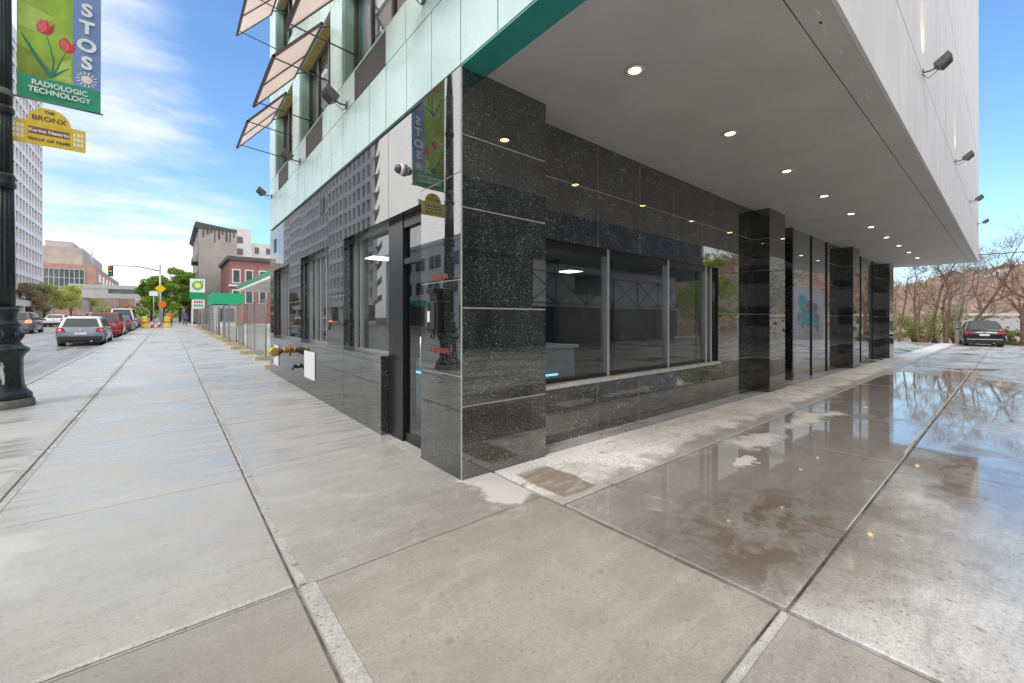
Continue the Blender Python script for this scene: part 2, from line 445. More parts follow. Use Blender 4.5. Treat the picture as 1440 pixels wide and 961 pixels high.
mat('bark_grey', (.30, .25, .23), .9, var=.35, scale=6, bump=.5, bscale=14)
mat('twig', (.16, .105, .08), .9, var=.3)
foliage('leaf_spring', (.46, .60, .09), (.28, .46, .06))
foliage('leaf_deep', (.22, .42, .06), (.36, .54, .10))
foliage('leaf_yellow', (.56, .58, .20), (.42, .46, .14))
foliage('leaf_bush', (.22, .31, .07), (.36, .38, .14), .9)
foliage('leaf_bud', (.46, .34, .24), (.40, .36, .18), .9)
foliage('blossom', (.72, .72, .70), (.5, .52, .46), 1.2)
foliage('hill_wood', (.56, .41, .35), (.42, .33, .25), .035)
foliage('hill_green', (.30, .33, .12), (.42, .37, .20), .05)
mat('brick_red', (.38, .17, .15), .85, var=.15, scale=2, bump=.2)
mat('brick_pink', (.52, .31, .26), .85, var=.12, scale=.8)
mat('stucco_grey', (.50, .455, .42), .85, var=.12, scale=.5)
mat('stucco_white', (.80, .78, .76), .8, var=.06, scale=.6)
mat('tower_white', (.86, .83, .83), .7, var=.05, scale=.3)
mat('mirror_glass', (.10, .115, .12), .025, ior=4.5, var=.1)
mat('facade_glass', (.10, .13, .15), .12, ior=1.8, var=.25, scale=.6)
mat('pane_dark', (.07, .075, .09), .15, ior=1.7, var=.3, scale=1)
mat('roof_dark', (.10, .095, .095), .6, var=.25, scale=3)
mat('sign_green', (.0, .30, .13), .4, var=.05)
mat('sign_white', (.80, .81, .80), .4, var=.03)
mat('logo_yellow', (.85, .68, .03), .4); mat('logo_lime', (.30, .55, .05), .4)
mat('awning_green', (.01, .42, .20), .5, var=.05)
mat('galvanised', (.22, .225, .23), .5, metal=.3, var=.15, scale=5)
mat('timber_block', (.56, .45, .28), .8, var=.2, scale=6)
mat('safety_yellow', (.75, .50, .01), .45, var=.06)
mat('safety_orange', (.80, .15, .01), .5, var=.06)
mat('lime_sign', (.55, .72, .04), .45)
mat('street_green', (.01, .12, .08), .45)
mat('sign_ink', (.09, .07, .06), .6)
mat('sign_brown', (.22, .085, .04), .5)
mat('walk_sign_yellow', (.72, .50, .03), .45, var=.12, scale=9)
mat('banner_green', (.27, .42, .035), .6, var=.22, scale=2.6)
mat('banner_olive', (.20, .26, .02), .6, var=.2, scale=5)
mat('banner_lime', (.38, .52, .10), .6, var=.15, scale=5)
mat('banner_blue', (.17, .26, .50), .6, var=.08, scale=3)
mat('banner_teal', (.015, .29, .16), .6, var=.15, scale=4)
mat('tulip_red', (.50, .03, .055), .6, var=.3, scale=9)
mat('tulip_pink', (.66, .10, .12), .6, var=.2, scale=9)
mat('stem_green', (.01, .17, .09), .6, var=.2)
mat('banner_letter', (.72, .76, .74), .6)
mat('sun_cream', (.72, .66, .60), .6)
mat('mural_cyan', (.10, .50, .55), .6, var=.35, scale=2.5); mat('mural_magenta', (.45, .12, .25), .6, var=.3, scale=2); mat('mural_wall', (.66, .66, .68), .7, var=.15)
mat('skin', (.42, .25, .18), .6); mat('cloth_purple', (.13, .10, .28), .8); mat('cloth_blue', (.05, .07, .16), .8); mat('cloth_orange', (.75, .17, .02), .7); mat('hair_dark', (.02, .015, .012), .7)
mat('brass', (.42, .25, .10), .35, metal=.8, var=.2); mat('red_paint', (.42, .06, .045), .5); mat('lens_clear', (.75, .76, .78), .1)
mat('rust_spot', (.40, .07, .06), .5, var=.3, scale=30)


# ------------------------------------------------------------------ mesh helpers
class MB:
    def __init__(s):
        s.v, s.f, s.mi, s.sm = [], [], [], []

    def face(s, pts, mi=0, smooth=False):
        b = len(s.v); s.v.extend(Vector(p) for p in pts)
        s.f.append(tuple(range(b, b + len(pts)))); s.mi.append(mi); s.sm.append(smooth)

    def box(s, a, b, mi=0):
        (x0, y0, z0), (x1, y1, z1) = a, b
        x0, x1 = min(x0, x1), max(x0, x1); y0, y1 = min(y0, y1), max(y0, y1); z0, z1 = min(z0, z1), max(z0, z1)
        k = len(s.v)
        s.v += [Vector(p) for p in ((x0, y0, z0), (x1, y0, z0), (x1, y1, z0), (x0, y1, z0), (x0, y0, z1), (x1, y0, z1), (x1, y1, z1), (x0, y1, z1))]
        for q in ((0, 3, 2, 1), (4, 5, 6, 7), (0, 1, 5, 4), (1, 2, 6, 5), (2, 3, 7, 6), (3, 0, 4, 7)):
            s.f.append(tuple(k + i for i in q)); s.mi.append(mi); s.sm.append(False)
        return s

    def hexa(s, p, mi=0):
        """8 points: bottom ring 0-3 (ccw from above), top ring 4-7"""
        k = len(s.v); s.v += [Vector(q) for q in p]
        for q in ((0, 3, 2, 1), (4, 5, 6, 7), (0, 1, 5, 4), (1, 2, 6, 5), (2, 3, 7, 6), (3, 0, 4, 7)):
            s.f.append(tuple(k + i for i in q)); s.mi.append(mi); s.sm.append(False)
        return s

    def tube(s, pts, r, seg=8, mi=0, cap=True):
        pts = [Vector(p) for p in pts]
        rs = r if isinstance(r, (list, tuple)) else [r] * len(pts)
        rings = []
        up = None
        for i, p in enumerate(pts):
            d = (pts[min(i + 1, len(pts) - 1)] - pts[max(i - 1, 0)])
            if d.length < 1e-9: d = Vector((0, 0, 1))
            d.normalize()
            if up is None:
                up = Vector((0, 0, 1)) if abs(d.z) < .9 else Vector((1, 0, 0))
            a = d.cross(up)
            if a.length < 1e-6: a = d.cross(Vector((0, 1, 0)))
            a.normalize(); bb = a.cross(d).normalized(); up = bb
            k = len(s.v)
            for j in range(seg):
                t = 2 * math.pi * j / seg
                s.v.append(p + a * (math.cos(t) * rs[i]) + bb * (math.sin(t) * rs[i]))
            rings.append(k)
        for i in range(len(rings) - 1):
            for j in range(seg):
                j2 = (j + 1) % seg
                s.f.append((rings[i] + j, rings[i + 1] + j, rings[i + 1] + j2, rings[i] + j2)); s.mi.append(mi); s.sm.append(seg > 4)
        if cap and seg > 2:
            s.f.append(tuple(rings[0] + j for j in range(seg))); s.mi.append(mi); s.sm.append(False)
            s.f.append(tuple(rings[-1] + j for j in reversed(range(seg)))); s.mi.append(mi); s.sm.append(False)
        return s

    def lathe(s, prof, c=(0, 0, 0), seg=24, mi=0, flute=None, smooth=True):
        c = Vector(c); rings = []
        for (r, z) in prof:
            k = len(s.v)
            for j in range(seg):
                t = 2 * math.pi * j / seg
                rr = r
                if flute and flute[1] <= z <= flute[2]:
                    rr = r * (1 - flute[3] * (0.5 + 0.5 * math.cos(flute[0] * t)))
                s.v.append(c + Vector((rr * math.cos(t), rr * math.sin(t), z)))
            rings.append(k)
        for i in range(len(rings) - 1):
            for j in range(seg):
                j2 = (j + 1) % seg
                s.f.append((rings[i] + j, rings[i] + j2, rings[i + 1] + j2, rings[i + 1] + j)); s.mi.append(mi); s.sm.append(smooth)
        s.f.append(tuple(rings[0] + j for j in reversed(range(seg)))); s.mi.append(mi); s.sm.append(False)
        s.f.append(tuple(rings[-1] + j for j in range(seg))); s.mi.append(mi); s.sm.append(False)
        return s

    def prism(s, poly, axis, a, b, mi=0):
        """poly: 2D points; axis 'x': (y,z) from x=a to b; 'y': (x,z); 'z': (x,y)"""
        def P(q, t):
            return {'x': (t, q[0], q[1]), 'y': (q[0], t, q[1]), 'z': (q[0], q[1], t)}[axis]
        n = len(poly); k = len(s.v)
        s.v += [Vector(P(q, a)) for q in poly] + [Vector(P(q, b)) for q in poly]
        s.f.append(tuple(k + i for i in range(n))); s.mi.append(mi); s.sm.append(False)
        s.f.append(tuple(k + n + i for i in reversed(range(n)))); s.mi.append(mi); s.sm.append(False)
        for i in range(n):
            j = (i + 1) % n
            s.f.append((k + i, k + n + i, k + n + j, k + j)); s.mi.append(mi); s.sm.append(False)
        return s

    def mesh(s, name, mats, org=(0, 0, 0), fix=True):
        me = bpy.data.meshes.new(name)
        o = Vector(org)
        me.from_pydata([tuple(v - o) for v in s.v], [], s.f)
        for mname in ([mats] if isinstance(mats, str) else mats):
            me.materials.append(MATS[mname])
        me.polygons.foreach_set('material_index', s.mi)
        me.polygons.foreach_set('use_smooth', s.sm)
        if fix:
            bm = bmesh.new(); bm.from_mesh(me)
            bmesh.ops.recalc_face_normals(bm, faces=bm.faces)
            bm.to_mesh(me); bm.free()
        me.update()
        return me

    def build(s, name, mats, parent=None, org=None, bevel=0, seg=2, fix=True):
        """vertices are given in the parent's world frame for unrotated parents"""
        if org is None:
            org = wloc(parent) if parent else Vector((0, 0, 0))
        ob = bpy.data.objects.new(name, s.mesh(name, mats, org, fix))
        COL.objects.link(ob)
        if parent:
            ob.parent = parent
        else:
            ob.location = org
        if bevel:
            bv = ob.modifiers.new('bevel', 'BEVEL'); bv.width = bevel; bv.segments = seg; bv.limit_method = 'ANGLE'; bv.angle_limit = R(35)
        return ob


def wloc(o):
    v = Vector((0, 0, 0))
    while o is not None:
        v = v + Vector(o.location); o = o.parent
    return v


def tag(o, label=None, cat=None, group=None, kind=None):
    if label: o['label'] = label
    if cat: o['category'] = cat
    if group: o['group'] = group
    if kind: o['kind'] = kind
    return o


def thing(name, loc, label, cat, group=None, rz=0.):
    o = bpy.data.objects.new(name, None); COL.objects.link(o)
    o.location = loc; o.rotation_euler = (0, 0, rz); o.empty_display_size = .3
    return tag(o, label, cat, group)


def copy_tree(o, parent=None):
    c = o.copy(); COL.objects.link(c)
    if parent: c.parent = parent
    for ch in list(o.children):
        copy_tree(ch, c)
    return c


def struct(ob):
    ob['kind'] = 'structure'; return ob


def text(name, body, size, matname, parent, M, extrude=.002, align='CENTER', bold=0.0, sx=1.0):
    cu = bpy.data.curves.new(name, 'FONT'); cu.body = body; cu.size = size; cu.extrude = extrude; cu.align_x = align; cu.align_y = 'CENTER'; cu.offset = bold
    cu.resolution_u = 3
    tmp = bpy.data.objects.new(name, cu); COL.objects.link(tmp)
    dg = bpy.context.evaluated_depsgraph_get()
    me = bpy.data.meshes.new_from_object(tmp.evaluated_get(dg))
    bpy.data.objects.remove(tmp); bpy.data.curves.remove(cu)
    me.transform(M @ Matrix.Diagonal((sx, 1, 1, 1)))
    me.materials.clear(); me.materials.append(MATS[matname])
    ob = bpy.data.objects.new(name, me); COL.objects.link(ob)
    if parent: ob.parent = parent
    return ob


def zs(y):
    return .011 * max(0., min(y, 260) - 3.2)


def zd(x):
    return -.007 * max(0., min(x, 44) - 3)


# ------------------------------------------------------------------ ground, pavements, road
XF, YP, YW, YE, H = 2.08, 3.24, 3.55, .81, 3.85       # street face, pillar face, recessed wall, overhang edge, soffit
KX = -2.3

g = MB()
xs = [-1500, -400, -150, -60, -30, -10, 2, 10, 25, 44, 60, 100, 200, 500, 1500]
ys = [-1500, -400, -150, -60, -30, -10, 0, 3.2, 12, 40, 100, 180, 260, 420, 800, 1600]
def zgr(x, y):
    w = 1 if x < 12 else max(0, 1 - (x - 12) / 60)
    return zs(y) * w - .42 - (0 if x < 44 else min(4, (x - 44) * .06))
for i in range(len(xs) - 1):
    for j in range(len(ys) - 1):
        q = [(xs[i], ys[j]), (xs[i + 1], ys[j]), (xs[i + 1], ys[j + 1]), (xs[i], ys[j + 1])]
        g.face([(x, y, zgr(x, y)) for x, y in q])
struct(g.build('ground', 'earth'))


def slab_field(name, matname, xl, yl, zf, gap, skip=lambda x0, x1, y0, y1: False, thick=.14, chamfer=.008):
    """cast slabs with open joints between them"""
    b = MB()
    for i in range(len(xl) - 1):
        for j in range(len(yl) - 1):
            x0, x1, y0, y1 = xl[i], xl[i + 1], yl[j], yl[j + 1]
            if skip(x0, x1, y0, y1): continue
            dz = random.uniform(-.002, .002)
            x0 += gap / 2; x1 -= gap / 2; y0 += gap / 2; y1 -= gap / 2
            c = chamfer
            top = [(x0 + c, y0 + c), (x1 - c, y0 + c), (x1 - c, y1 - c), (x0 + c, y1 - c)]
            edge = [(x0, y0), (x1, y0), (x1, y1), (x0, y1)]
            T = [(x, y, zf(x, y) + dz) for x, y in top]; E_ = [(x, y, zf(x, y) + dz - c * .8) for x, y in edge]; B = [(x, y, zf(x, y) - thick) for x, y in edge]
            b.face(T)
            for k in range(4):
                l = (k + 1) % 4
                b.face([E_[k], E_[l], T[l], T[k]]); b.face([B[k], B[l], E_[l], E_[k]])
    return struct(b.build(name, matname, fix=True))


zw = lambda x, y: zs(y)
yl = [-20.0, -10.6, -8.3, -5.95, -3.6, -1.3, .76, 2.54, 4.57] + [4.57 + 2.33 * k for k in range(1, 12)] + [32.5 + 4.66 * k for k in range(0, 14)] + [110, 150, 200, 260]
slab_field('sidewalk', 'walk_concrete', [KX, -1.05, .55, 2.44], yl, zw, .014, thick=.3)
sub = MB()
for (x0, x1, y0, y1, zf) in ((KX, 2.44, -20, 3.2, zw), (KX, 2.44, 3.2, 260, zw)):
    sub.face([(x0 + .01, y0, zf(x0, y0) - .013), (x1, y0, zf(x1, y0) - .013), (x1, y1, zf(x1, y1) - .013), (x0 + .01, y1, zf(x0, y1) - .013)])
sub.face([(2.44, -22, -.02), (3.0, -22, -.02), (3.0, 3.2, -.02), (2.44, 3.2, -.02)])
sub.face([(3.0, -22, -.025), (44, -22, zd(44) - .025), (44, 3.5, zd(44) - .025), (3.0, 3.5, -.025)])
struct(sub.build('joint_bed', 'joint_dark'))
# trowelled cement bands beside the joints
jb = MB()
def band(x0, x1, y0, y1, zf, n=1):
    seg = max(1, n)
    for k in range(seg):
        a, b_ = k / seg, (k + 1) / seg
        if abs(x1 - x0) > abs(y1 - y0): q = [(x0 + (x1 - x0) * a, y0), (x0 + (x1 - x0) * b_, y0), (x0 + (x1 - x0) * b_, y1), (x0 + (x1 - x0) * a, y1)]
        else: q = [(x0, y0 + (y1 - y0) * a), (x1, y0 + (y1 - y0) * a), (x1, y0 + (y1 - y0) * b_), (x0, y0 + (y1 - y0) * b_)]
        jb.face([(x, y, zf(x, y) + .0035) for x, y in q])
def ragged(xa, y0, y1, zf, side, w0):
    n = max(2, int((y1 - y0) / .09)); pw = w0
    for k in range(n):
        ya, yb_ = y0 + (y1 - y0) * k / n, y0 + (y1 - y0) * (k + 1) / n
        nw = w0 + random.gauss(0, .0012)
        jb.face([(x, y, zf(x, y) + .0035) for x, y in ((xa, ya), (xa + side * pw, ya), (xa + side * nw, yb_), (xa, yb_))]); pw = nw
random.seed(3)
for k in range(len(yl) - 1):
    y0, y1 = yl[k], yl[k + 1]
    if 0 < y0 < 40:
        ragged(.561, y0 + .012, y1 - .012, zw, 1, random.uniform(.04, .06) if y0 > 1 else .085)
        ragged(-1.040, y0 + .012, y1 - .012, zw, 1, random.uniform(.03, .06))
        if y0 > 3: ragged(-1.062, y0 + .012, y1 - .012, zw, -1, .07)
band(-.93, .535, 2.552, 2.588, zw); band(1.74, 2.42, .71, .748, zw)
struct(jb.build('joint_band', 'joint_cement'))

zdr = lambda x, y: zd(x)
dx = [2.46, 5.92, 9.4, 12.9, 16.4, 19.9, 23.4, 26.9, 30.4, 33.9, 37.4, 40.9, 44.0]
slab_field('driveway', 'drive_concrete', dx, [-22, -15, -11.2, -7.4, -3.6, .735, 2.30], zdr, .016, thick=.3)
slab_field('driveway_pad', 'pad_concrete', [2.46, 2.98, 44.0], [2.31, 3.3], zdr, .012, thick=.3)
pd = MB()
pd.face([(3.0, 3.3, -.004), (30, 3.3, zd(30) - .004), (30, 4.4, zd(30) - .004), (3.0, 4.4, -.004)])
pd.face([(25.5, 3.3, zd(25.5) - .002), (44, 3.3, zd(44) - .002), (44, 26, zd(44) - .002), (25.5, 26, zd(25.5) - .002)])
struct(pd.build('driveway_apron', 'drive_concrete'))
djb = MB()
for (x0, x1, y0, y1) in ((6.4, 7.6, .752, .772), (9.5, 24, .75, .768)):
    n = 4
    jbk = jb; jb = djb
    band(x0, x1, y0, y1, zdr, n); jb = jbk
struct(djb.build('driveway_joint_band', 'joint_cement'))

# kerb, road, far pavement
kb = MB()
ky = [-60] + [-60 + 3.2 + 4 * k for k in range(0, 20)] + [30, 60, 110, 180, 260]
ky = sorted(set([-60, -30, -10, 3.2] + [3.2 + 3 * k for k in range(1, 14)] + [60, 110, 180, 260]))
for a, b_ in zip(ky[:-1], ky[1:]):
    kb.hexa([(KX - .15, a + .004, zs(a) - .4), (KX - .006, a + .004, zs(a) - .4), (KX - .006, b_ - .004, zs(b_) - .4), (KX - .15, b_ - .004, zs(b_) - .4),
             (KX - .14, a + .004, zs(a) - .002), (KX - .006, a + .004, zs(a) + .002), (KX - .006, b_ - .004, zs(b_) + .002), (KX - .14, b_ - .004, zs(b_) - .002)])
struct(kb.build('kerb', 'kerb_stone'))
rd = MB()
for a, b_ in ((-200, 3.2), (3.2, 260), (260, 500)):
    rd.face([(-19.6, a, zs(a) - .155), (KX - .13, a, zs(a) - .155), (KX - .13, b_, zs(b_) - .155), (-19.6, b_, zs(b_) - .155)])
struct(rd.build('road', 'asphalt'))
mk = MB()
for k in range(0, 30):
    y = 8 + k * 6
    for x in (-8.0,):
        mk.face([(x - .06, y, zs(y) - .150), (x + .06, y, zs(y) - .150), (x + .06, y + 3, zs(y + 3) - .150), (x - .06, y + 3, zs(y + 3) - .150)])
mk.face([(-11.4, 3.2, zs(3.2) - .150), (-11.28, 3.2, zs(3.2) - .150), (-11.28, 150, zs(150) - .150), (-11.4, 150, zs(150) - .150)])
struct(mk.build('road_marking', 'road_paint'))
fs = MB()
for a, b_ in ((-200, 3.2), (3.2, 260)):
    fs.hexa([(-22.2, a, zs(a) - .5), (-19.6, a, zs(a) - .5), (-19.6, b_, zs(b_) - .5), (-22.2, b_, zs(b_) - .5),
             (-22.2, a, zs(a)), (-19.6, a, zs(a)), (-19.6, b_, zs(b_)), (-22.2, b_, zs(b_))])
struct(fs.build('far_sidewalk', 'dry_concrete'))
lot = MB()
for a, b_ in ((12.7, 75),):
    lot.face([(2.445, a, zs(a) - .01), (34, a, zs(a) - .01), (34, b_, zs(b_) - .01), (2.445, b_, zs(b_) - .01)])
struct(lot.build('station_forecourt', 'dry_concrete'))


# ------------------------------------------------------------------ the corner building
BLD = thing('corner_building', (XF, YP, 0), 'corner building with mint green and white panels over a ground floor of polished black granite', 'building')


def tiles_x(b, y0, y1, z0, z1, ys_=(), zs_=(), depth=.3, x=XF, sgn=1, gap=.010, core=True):
    """granite tiles on a face looking to -X (sgn=1), laid on a grout bed over a granite core"""
    if core: b.box((x + sgn * .016, y0, z0), (x + sgn * depth, y1, z1), 0)
    b.box((x + sgn * .0035, y0 + .004, z0 + .004), (x + sgn * .018, y1 - .004, z1 - .004), 1)
    yy = [y0] + [q for q in ys_ if y0 < q < y1] + [y1]; zz = [z0] + [q for q in zs_ if z0 < q < z1] + [z1]
    for i in range(len(yy) - 1):
        for j in range(len(zz) - 1):
            a0 = yy[i] + (gap / 2 if i else 0); a1 = yy[i + 1] - (gap / 2 if i < len(yy) - 2 else 0)
            c0 = zz[j] + (gap / 2 if j else 0); c1 = zz[j + 1] - (gap / 2 if j < len(zz) - 2 else 0)
            o = [random.uniform(-.0011, .0011) for _ in range(3)]
            X = [x + sgn * v for v in (o[0], o[1], o[1] + o[2] - o[0], o[2])]
            xi = x + sgn * .014
            P = [(a0, c0), (a1, c0), (a1, c1), (a0, c1)]
            b.hexa([(xi, *P[0]), (xi, *P[1]), (xi, *P[2]), (xi, *P[3]), (X[0], *P[0]), (X[1], *P[1]), (X[2], *P[2]), (X[3], *P[3])], 0)


def tiles_y(b, x0, x1, z0, z1, xs_=(), zs_=(), depth=.3, y=YW, gap=.010, core=True):
    if core: b.box((x0, y + .016, z0), (x1, y + depth, z1), 0)
    b.box((x0 + .004, y + .0035, z0 + .004), (x1 - .004, y + .018, z1 - .004), 1)
    xx = [x0] + [q for q in xs_ if x0 < q < x1] + [x1]; zz = [z0] + [q for q in zs_ if z0 < q < z1] + [z1]
    for i in range(len(xx) - 1):
        for j in range(len(zz) - 1):
            a0 = xx[i] + (gap / 2 if i else 0); a1 = xx[i + 1] - (gap / 2 if i < len(xx) - 2 else 0)
            c0 = zz[j] + (gap / 2 if j else 0); c1 = zz[j + 1] - (gap / 2 if j < len(zz) - 2 else 0)
            o = [random.uniform(-.0011, .0011) for _ in range(3)]
            Y = [y + v for v in (o[0], o[1], o[1] + o[2] - o[0], o[2])]
            yi = y + .014
            P = [(a0, c0), (a1, c0), (a1, c1), (a0, c1)]
            b.hexa([(P[0][0], yi, P[0][1]), (P[1][0], yi, P[1][1]), (P[2][0], yi, P[2][1]), (P[3][0], yi, P[3][1]),
                    (P[0][0], Y[0], P[0][1]), (P[1][0], Y[1], P[1][1]), (P[2][0], Y[2], P[2][1]), (P[3][0], Y[3], P[3][1])], 0)


GR = ['black_granite', 'grout']
# corner pillar, then three more along the driveway
b = MB()
b.box((XF + .016, YP + .016, -.3), (3.17, 4.03, H), 0)
tiles_x(b, YP + .012, 4.03, -.3, H, (), (.965, 1.87, 2.87), core=False)
tiles_y(b, XF + .012, 3.17, -.3, H, (), (.685, 1.605, 2.545, 3.22), y=YP, core=False, gap=.014)
b.box((XF + .002, YP + .002, -.3), (XF + .0125, YP + .0125, H), 1)
b.build('granite_pillar', GR, BLD)
for (x0, x1) in ((9.76, 10.70), (17.05, 17.95), (23.4, 24.35)):
    b = MB()
    b.box((x0 + .016, YP + .016, -.6), (x1, 3.75, H), 0)
    tiles_y(b, x0 + .012, x1, -.6, H, (), (.685, 1.605, 2.545, 3.22), y=YP, core=False)
    tiles_x(b, YP + .012, 3.549, -.6, H, (), (.685, 1.605, 2.545, 3.22), x=x0, core=False)
    b.build('granite_pillar', GR, BLD)

# street front
b = MB()
fy = [4.9, 5.75, 6.6, 7.4, 8.3, 9.3, 10.1, 10.3, 11.1, 12.1]
tiles_x(b, 5.12, 12.61, -.3, .985, (6.59, 8.3, 10.0, 11.5), (), depth=.30)
b.box((XF - .012, 5.10, .985), (XF + .30, 12.61, 1.03), 0)
for (y0, y1) in ((6.59, 7.37), (9.29, 10.33), (12.12, 12.61)):
    tiles_x(b, y0, y1, 1.03, 2.74, (), (1.87,), depth=.30)
tiles_x(b, 4.03, 12.61, 2.74, 3.80, (4.89, 5.75, 6.59, 7.4, 8.35, 9.3, 10.3, 11.4), (), depth=.30)
b.build('granite_front', GR, BLD)
b = MB(); b.box((XF + .06, 3.3, 3.80), (XF + .35, 12.6, 3.852), 0); b.build('shadow_gap', 'dark_seam', BLD)

# driveway side
b = MB()
tiles_y(b, 3.17, 8.06, -.4, .655, (4.44, 5.42, 6.50, 7.45), (), depth=.25)
b.build('granite_dado', GR, BLD)
b = MB(); b.box((3.175, YW - .055, .655), (8.06, YW + .25, .70), 0); b.build('stone_ledge', 'grout', BLD, bevel=.006)
b = MB()
tiles_y(b, 3.17, 9.76, 2.47, H, (4.46, 5.45, 6.44, 7.42, 8.4), (3.22,), depth=.25)
tiles_y(b, 8.06, 9.76, -.4, 2.47, (9.0,), (.685, 1.605,), depth=.25)
b.build('granite_side_wall', GR, BLD)
for (x0, x1) in ((15.45, 17.05), (22.0, 23.4)):
    b = MB(); tiles_y(b, x0, x1, -.6, H, (), (.685, 1.605, 2.545, 3.22), depth=.25); b.build('granite_side_wall', GR, BLD)
b = MB(); b.box((12.28, YW - .004, -.6), (12.42, 5.0, H), 0); b.build('granite_jamb', GR, BLD)
for (x0, x1) in ((12.42, 15.45), (17.95, 22.0)):
    wn = MB(); n = 2
    for k in range(n + 1):
        xx = x0 + (x1 - x0) * k / n
        wn.box((xx - .02, YW + .002, -.6), (xx + .02, YW + .08, H), 0)
    fr = wn.build('storefront', 'black_frame', BLD)
    pn = MB()
    for k in range(n):
        a = x0 + (x1 - x0) * k / n + .02; c = x0 + (x1 - x0) * (k + 1) / n - .02
        pn.box((a, YW + .03, -.6), (c, YW + .05, H), 0)
    pn.build('pane', 'mirror_glass', fr)
# entrance recess
b = MB(); b.box((10.7, 4.85, -.3), (12.28, 5.0, H), 0); b.box((10.7, 3.75, -.3), (10.78, 4.85, H), 0)
b.build('recess_wall', 'black_granite_fine', BLD)
b = MB(); b.box((10.9, 4.80, -.05), (12.1, 4.848, 2.3), 0); dr = b.build('recess_door', 'black_frame', BLD)
b = MB(); b.box((11.0, 4.785, .1), (12.0, 4.799, 2.2), 0); b.build('pane', 'facade_glass', dr)


def glazing_x(name, y0, y1, z0, z1, x, mull, fw=.045, fm='aluminium', gm='shop_glass', trans=()):
    f = MB()
    f.box((x - .03, y0, z0), (x + .03, y1, z0 + fw)); f.box((x - .03, y0, z1 - fw), (x + .03, y1, z1))
    for y in [y0 + fw / 2] + list(mull) + [y1 - fw / 2]:
        f.box((x - .031, y - fw / 2, z0 + .001), (x + .031, y + fw / 2, z1 - .001))
    for z in trans: f.box((x - .028, y0 + .001, z - fw / 2), (x + .028, y1 - .001, z + fw / 2))
    root = f.build(name, fm, BLD)
    p = MB(); p.box((x - .004, y0 + .01, z0 + .01), (x + .004, y1 - .01, z1 - .01)); p.build('pane', gm, root)
    return root


glazing_x('window', 5.12, 6.59, 1.03, 2.74, XF + .2, (6.33,), fw=.032)
glazing_x('window', 7.37, 9.29, 1.03, 2.74, XF + .2, (8.85, 8.5, 8.1))
glazing_x('window', 10.33, 12.12, 1.03, 2.74, XF + .2, (11.7, 11.3, 10.9))
# driveway shop window
f = MB(); yw = YW + .1
f.box((3.17, yw - .04, .70), (8.06, yw + .04, .75)); f.box((3.17, yw - .04, 2.38), (8.06, yw + .04, 2.47))
sw = f.build('window', 'black_frame', BLD)
for x in (4.74, 6.34, 7.66, 7.86):
    f = MB(); f.box((x - .025, yw - .055, .702), (x + .025, yw + .045, 2.468)); f.build('mullion', 'aluminium', sw)
f = MB(); f.box((3.175, yw - .005, .71), (8.055, yw + .005, 2.46)); f.build('pane', 'shop_glass', sw)
for x in (4.84, 5.0, 6.44, 7.55):
    f = MB(); f.box((x - .02, yw + .05, .75), (x + .02, yw + .09, 2.38)); f.build('rear_frame', 'black_frame', sw)
# street door
f = MB(); xd = XF + .16
f.box((xd - .06, 4.70, 0), (xd + .12, 5.115, 2.738)); f.box((xd - .05, 4.032, 2.60), (xd + .07, 4.70, 2.738)); f.box((xd - .05, 4.032, 2.16), (xd + .07, 4.70, 2.23))
f.box((xd - .05, 4.032, 0), (xd + .07, 4.06, 2.7))
door = f.build('door', 'black_frame', BLD, bevel=.004)
f = MB(); f.box((xd - .01, 4.06, .03), (xd + .01, 4.70, 2.16)); f.box((xd - .01, 4.06, 2.23), (xd + .01, 4.70, 2.60)); f.build('pane', 'shop_glass', door)
f = MB(); f.box((xd - .03, 4.06, .015), (xd + .03, 4.70, .13)); f.box((xd - .03, 4.06, .13), (xd + .03, 4.115, 2.155)); f.build('door_leaf', 'black_frame', door)
f = MB(); f.tube([(xd - .04, 4.17, .95), (xd - .09, 4.17, .95), (xd - .09, 4.17, 1.3), (xd - .04, 4.17, 1.3)], .012, 8); f.build('handle', 'aluminium', door)
f = MB(); f.box((XF - .02, 4.035, -.02), (XF + .4, 5.11, .018)); f.build('doorstep', 'joint_cement', BLD)

# interior of the shop
b = MB(); b.box((2.46, 3.85, -.1), (14, 12.5, .03)); b.build('interior_floor', 'interior_floor', BLD)
b = MB(); b.box((2.42, 3.82, 2.95), (14, 12.5, 3.05)); b.build('interior_ceiling', 'soffit_plaster', BLD)
b = MB(); b.box((2.46, 10.6, .03), (14, 10.75, 2.95)); b.box((11.0, 5.1, .03), (11.15, 10.6, 2.95)); b.build('interior_wall', 'interior_wall', BLD)
b = MB(); b.box((7.2, 7.0, .03), (7.3, 10.6, 2.95)); b.build('partition', 'interior_dark', BLD)
b = MB(); b.box((5.3, 8.0, .03), (5.38, 10.55, 2.9)); b.build('panelled_partition', 'wood_panel', BLD)
b = MB(); b.box((2.42, 12.5, -.3), (25.3, 12.6, H)); b.box((24.2, 3.75, -.6), (24.35, 12.6, H)); b.build('rear_wall', 'stucco_white', BLD)

for k, (x, y) in enumerate(((4.2, 6.2), (6.4, 5.2), (9.2, 5.4), (9.2, 8.4), (3.8, 9.4))):
    t = thing('ceiling_panel', (x, y, 2.95), ['square lit ceiling panel over the shop counter', 'square lit ceiling panel behind the second driveway window', 'square lit ceiling panel behind the third driveway window', 'square lit ceiling panel deep inside the shop', 'square lit ceiling panel inside the street door'][k], 'ceiling light', 'lit panels inside the shop')
    b = MB(); b.box((-.31, -.31, -.03), (.31, .31, 0)); b.build('frame', 'pale_frame', t, org=(0, 0, 0)); b = MB(); b.box((-.28, -.28, -.036), (.28, .28, -.0305)); b.build('diffuser', 'panel_light', t, org=(0, 0, 0))
b = MB(); b.box((8.2, 10.54, .03), (9.2, 10.59, 2.15)); b.build('inner_door', 'wood_panel', BLD)
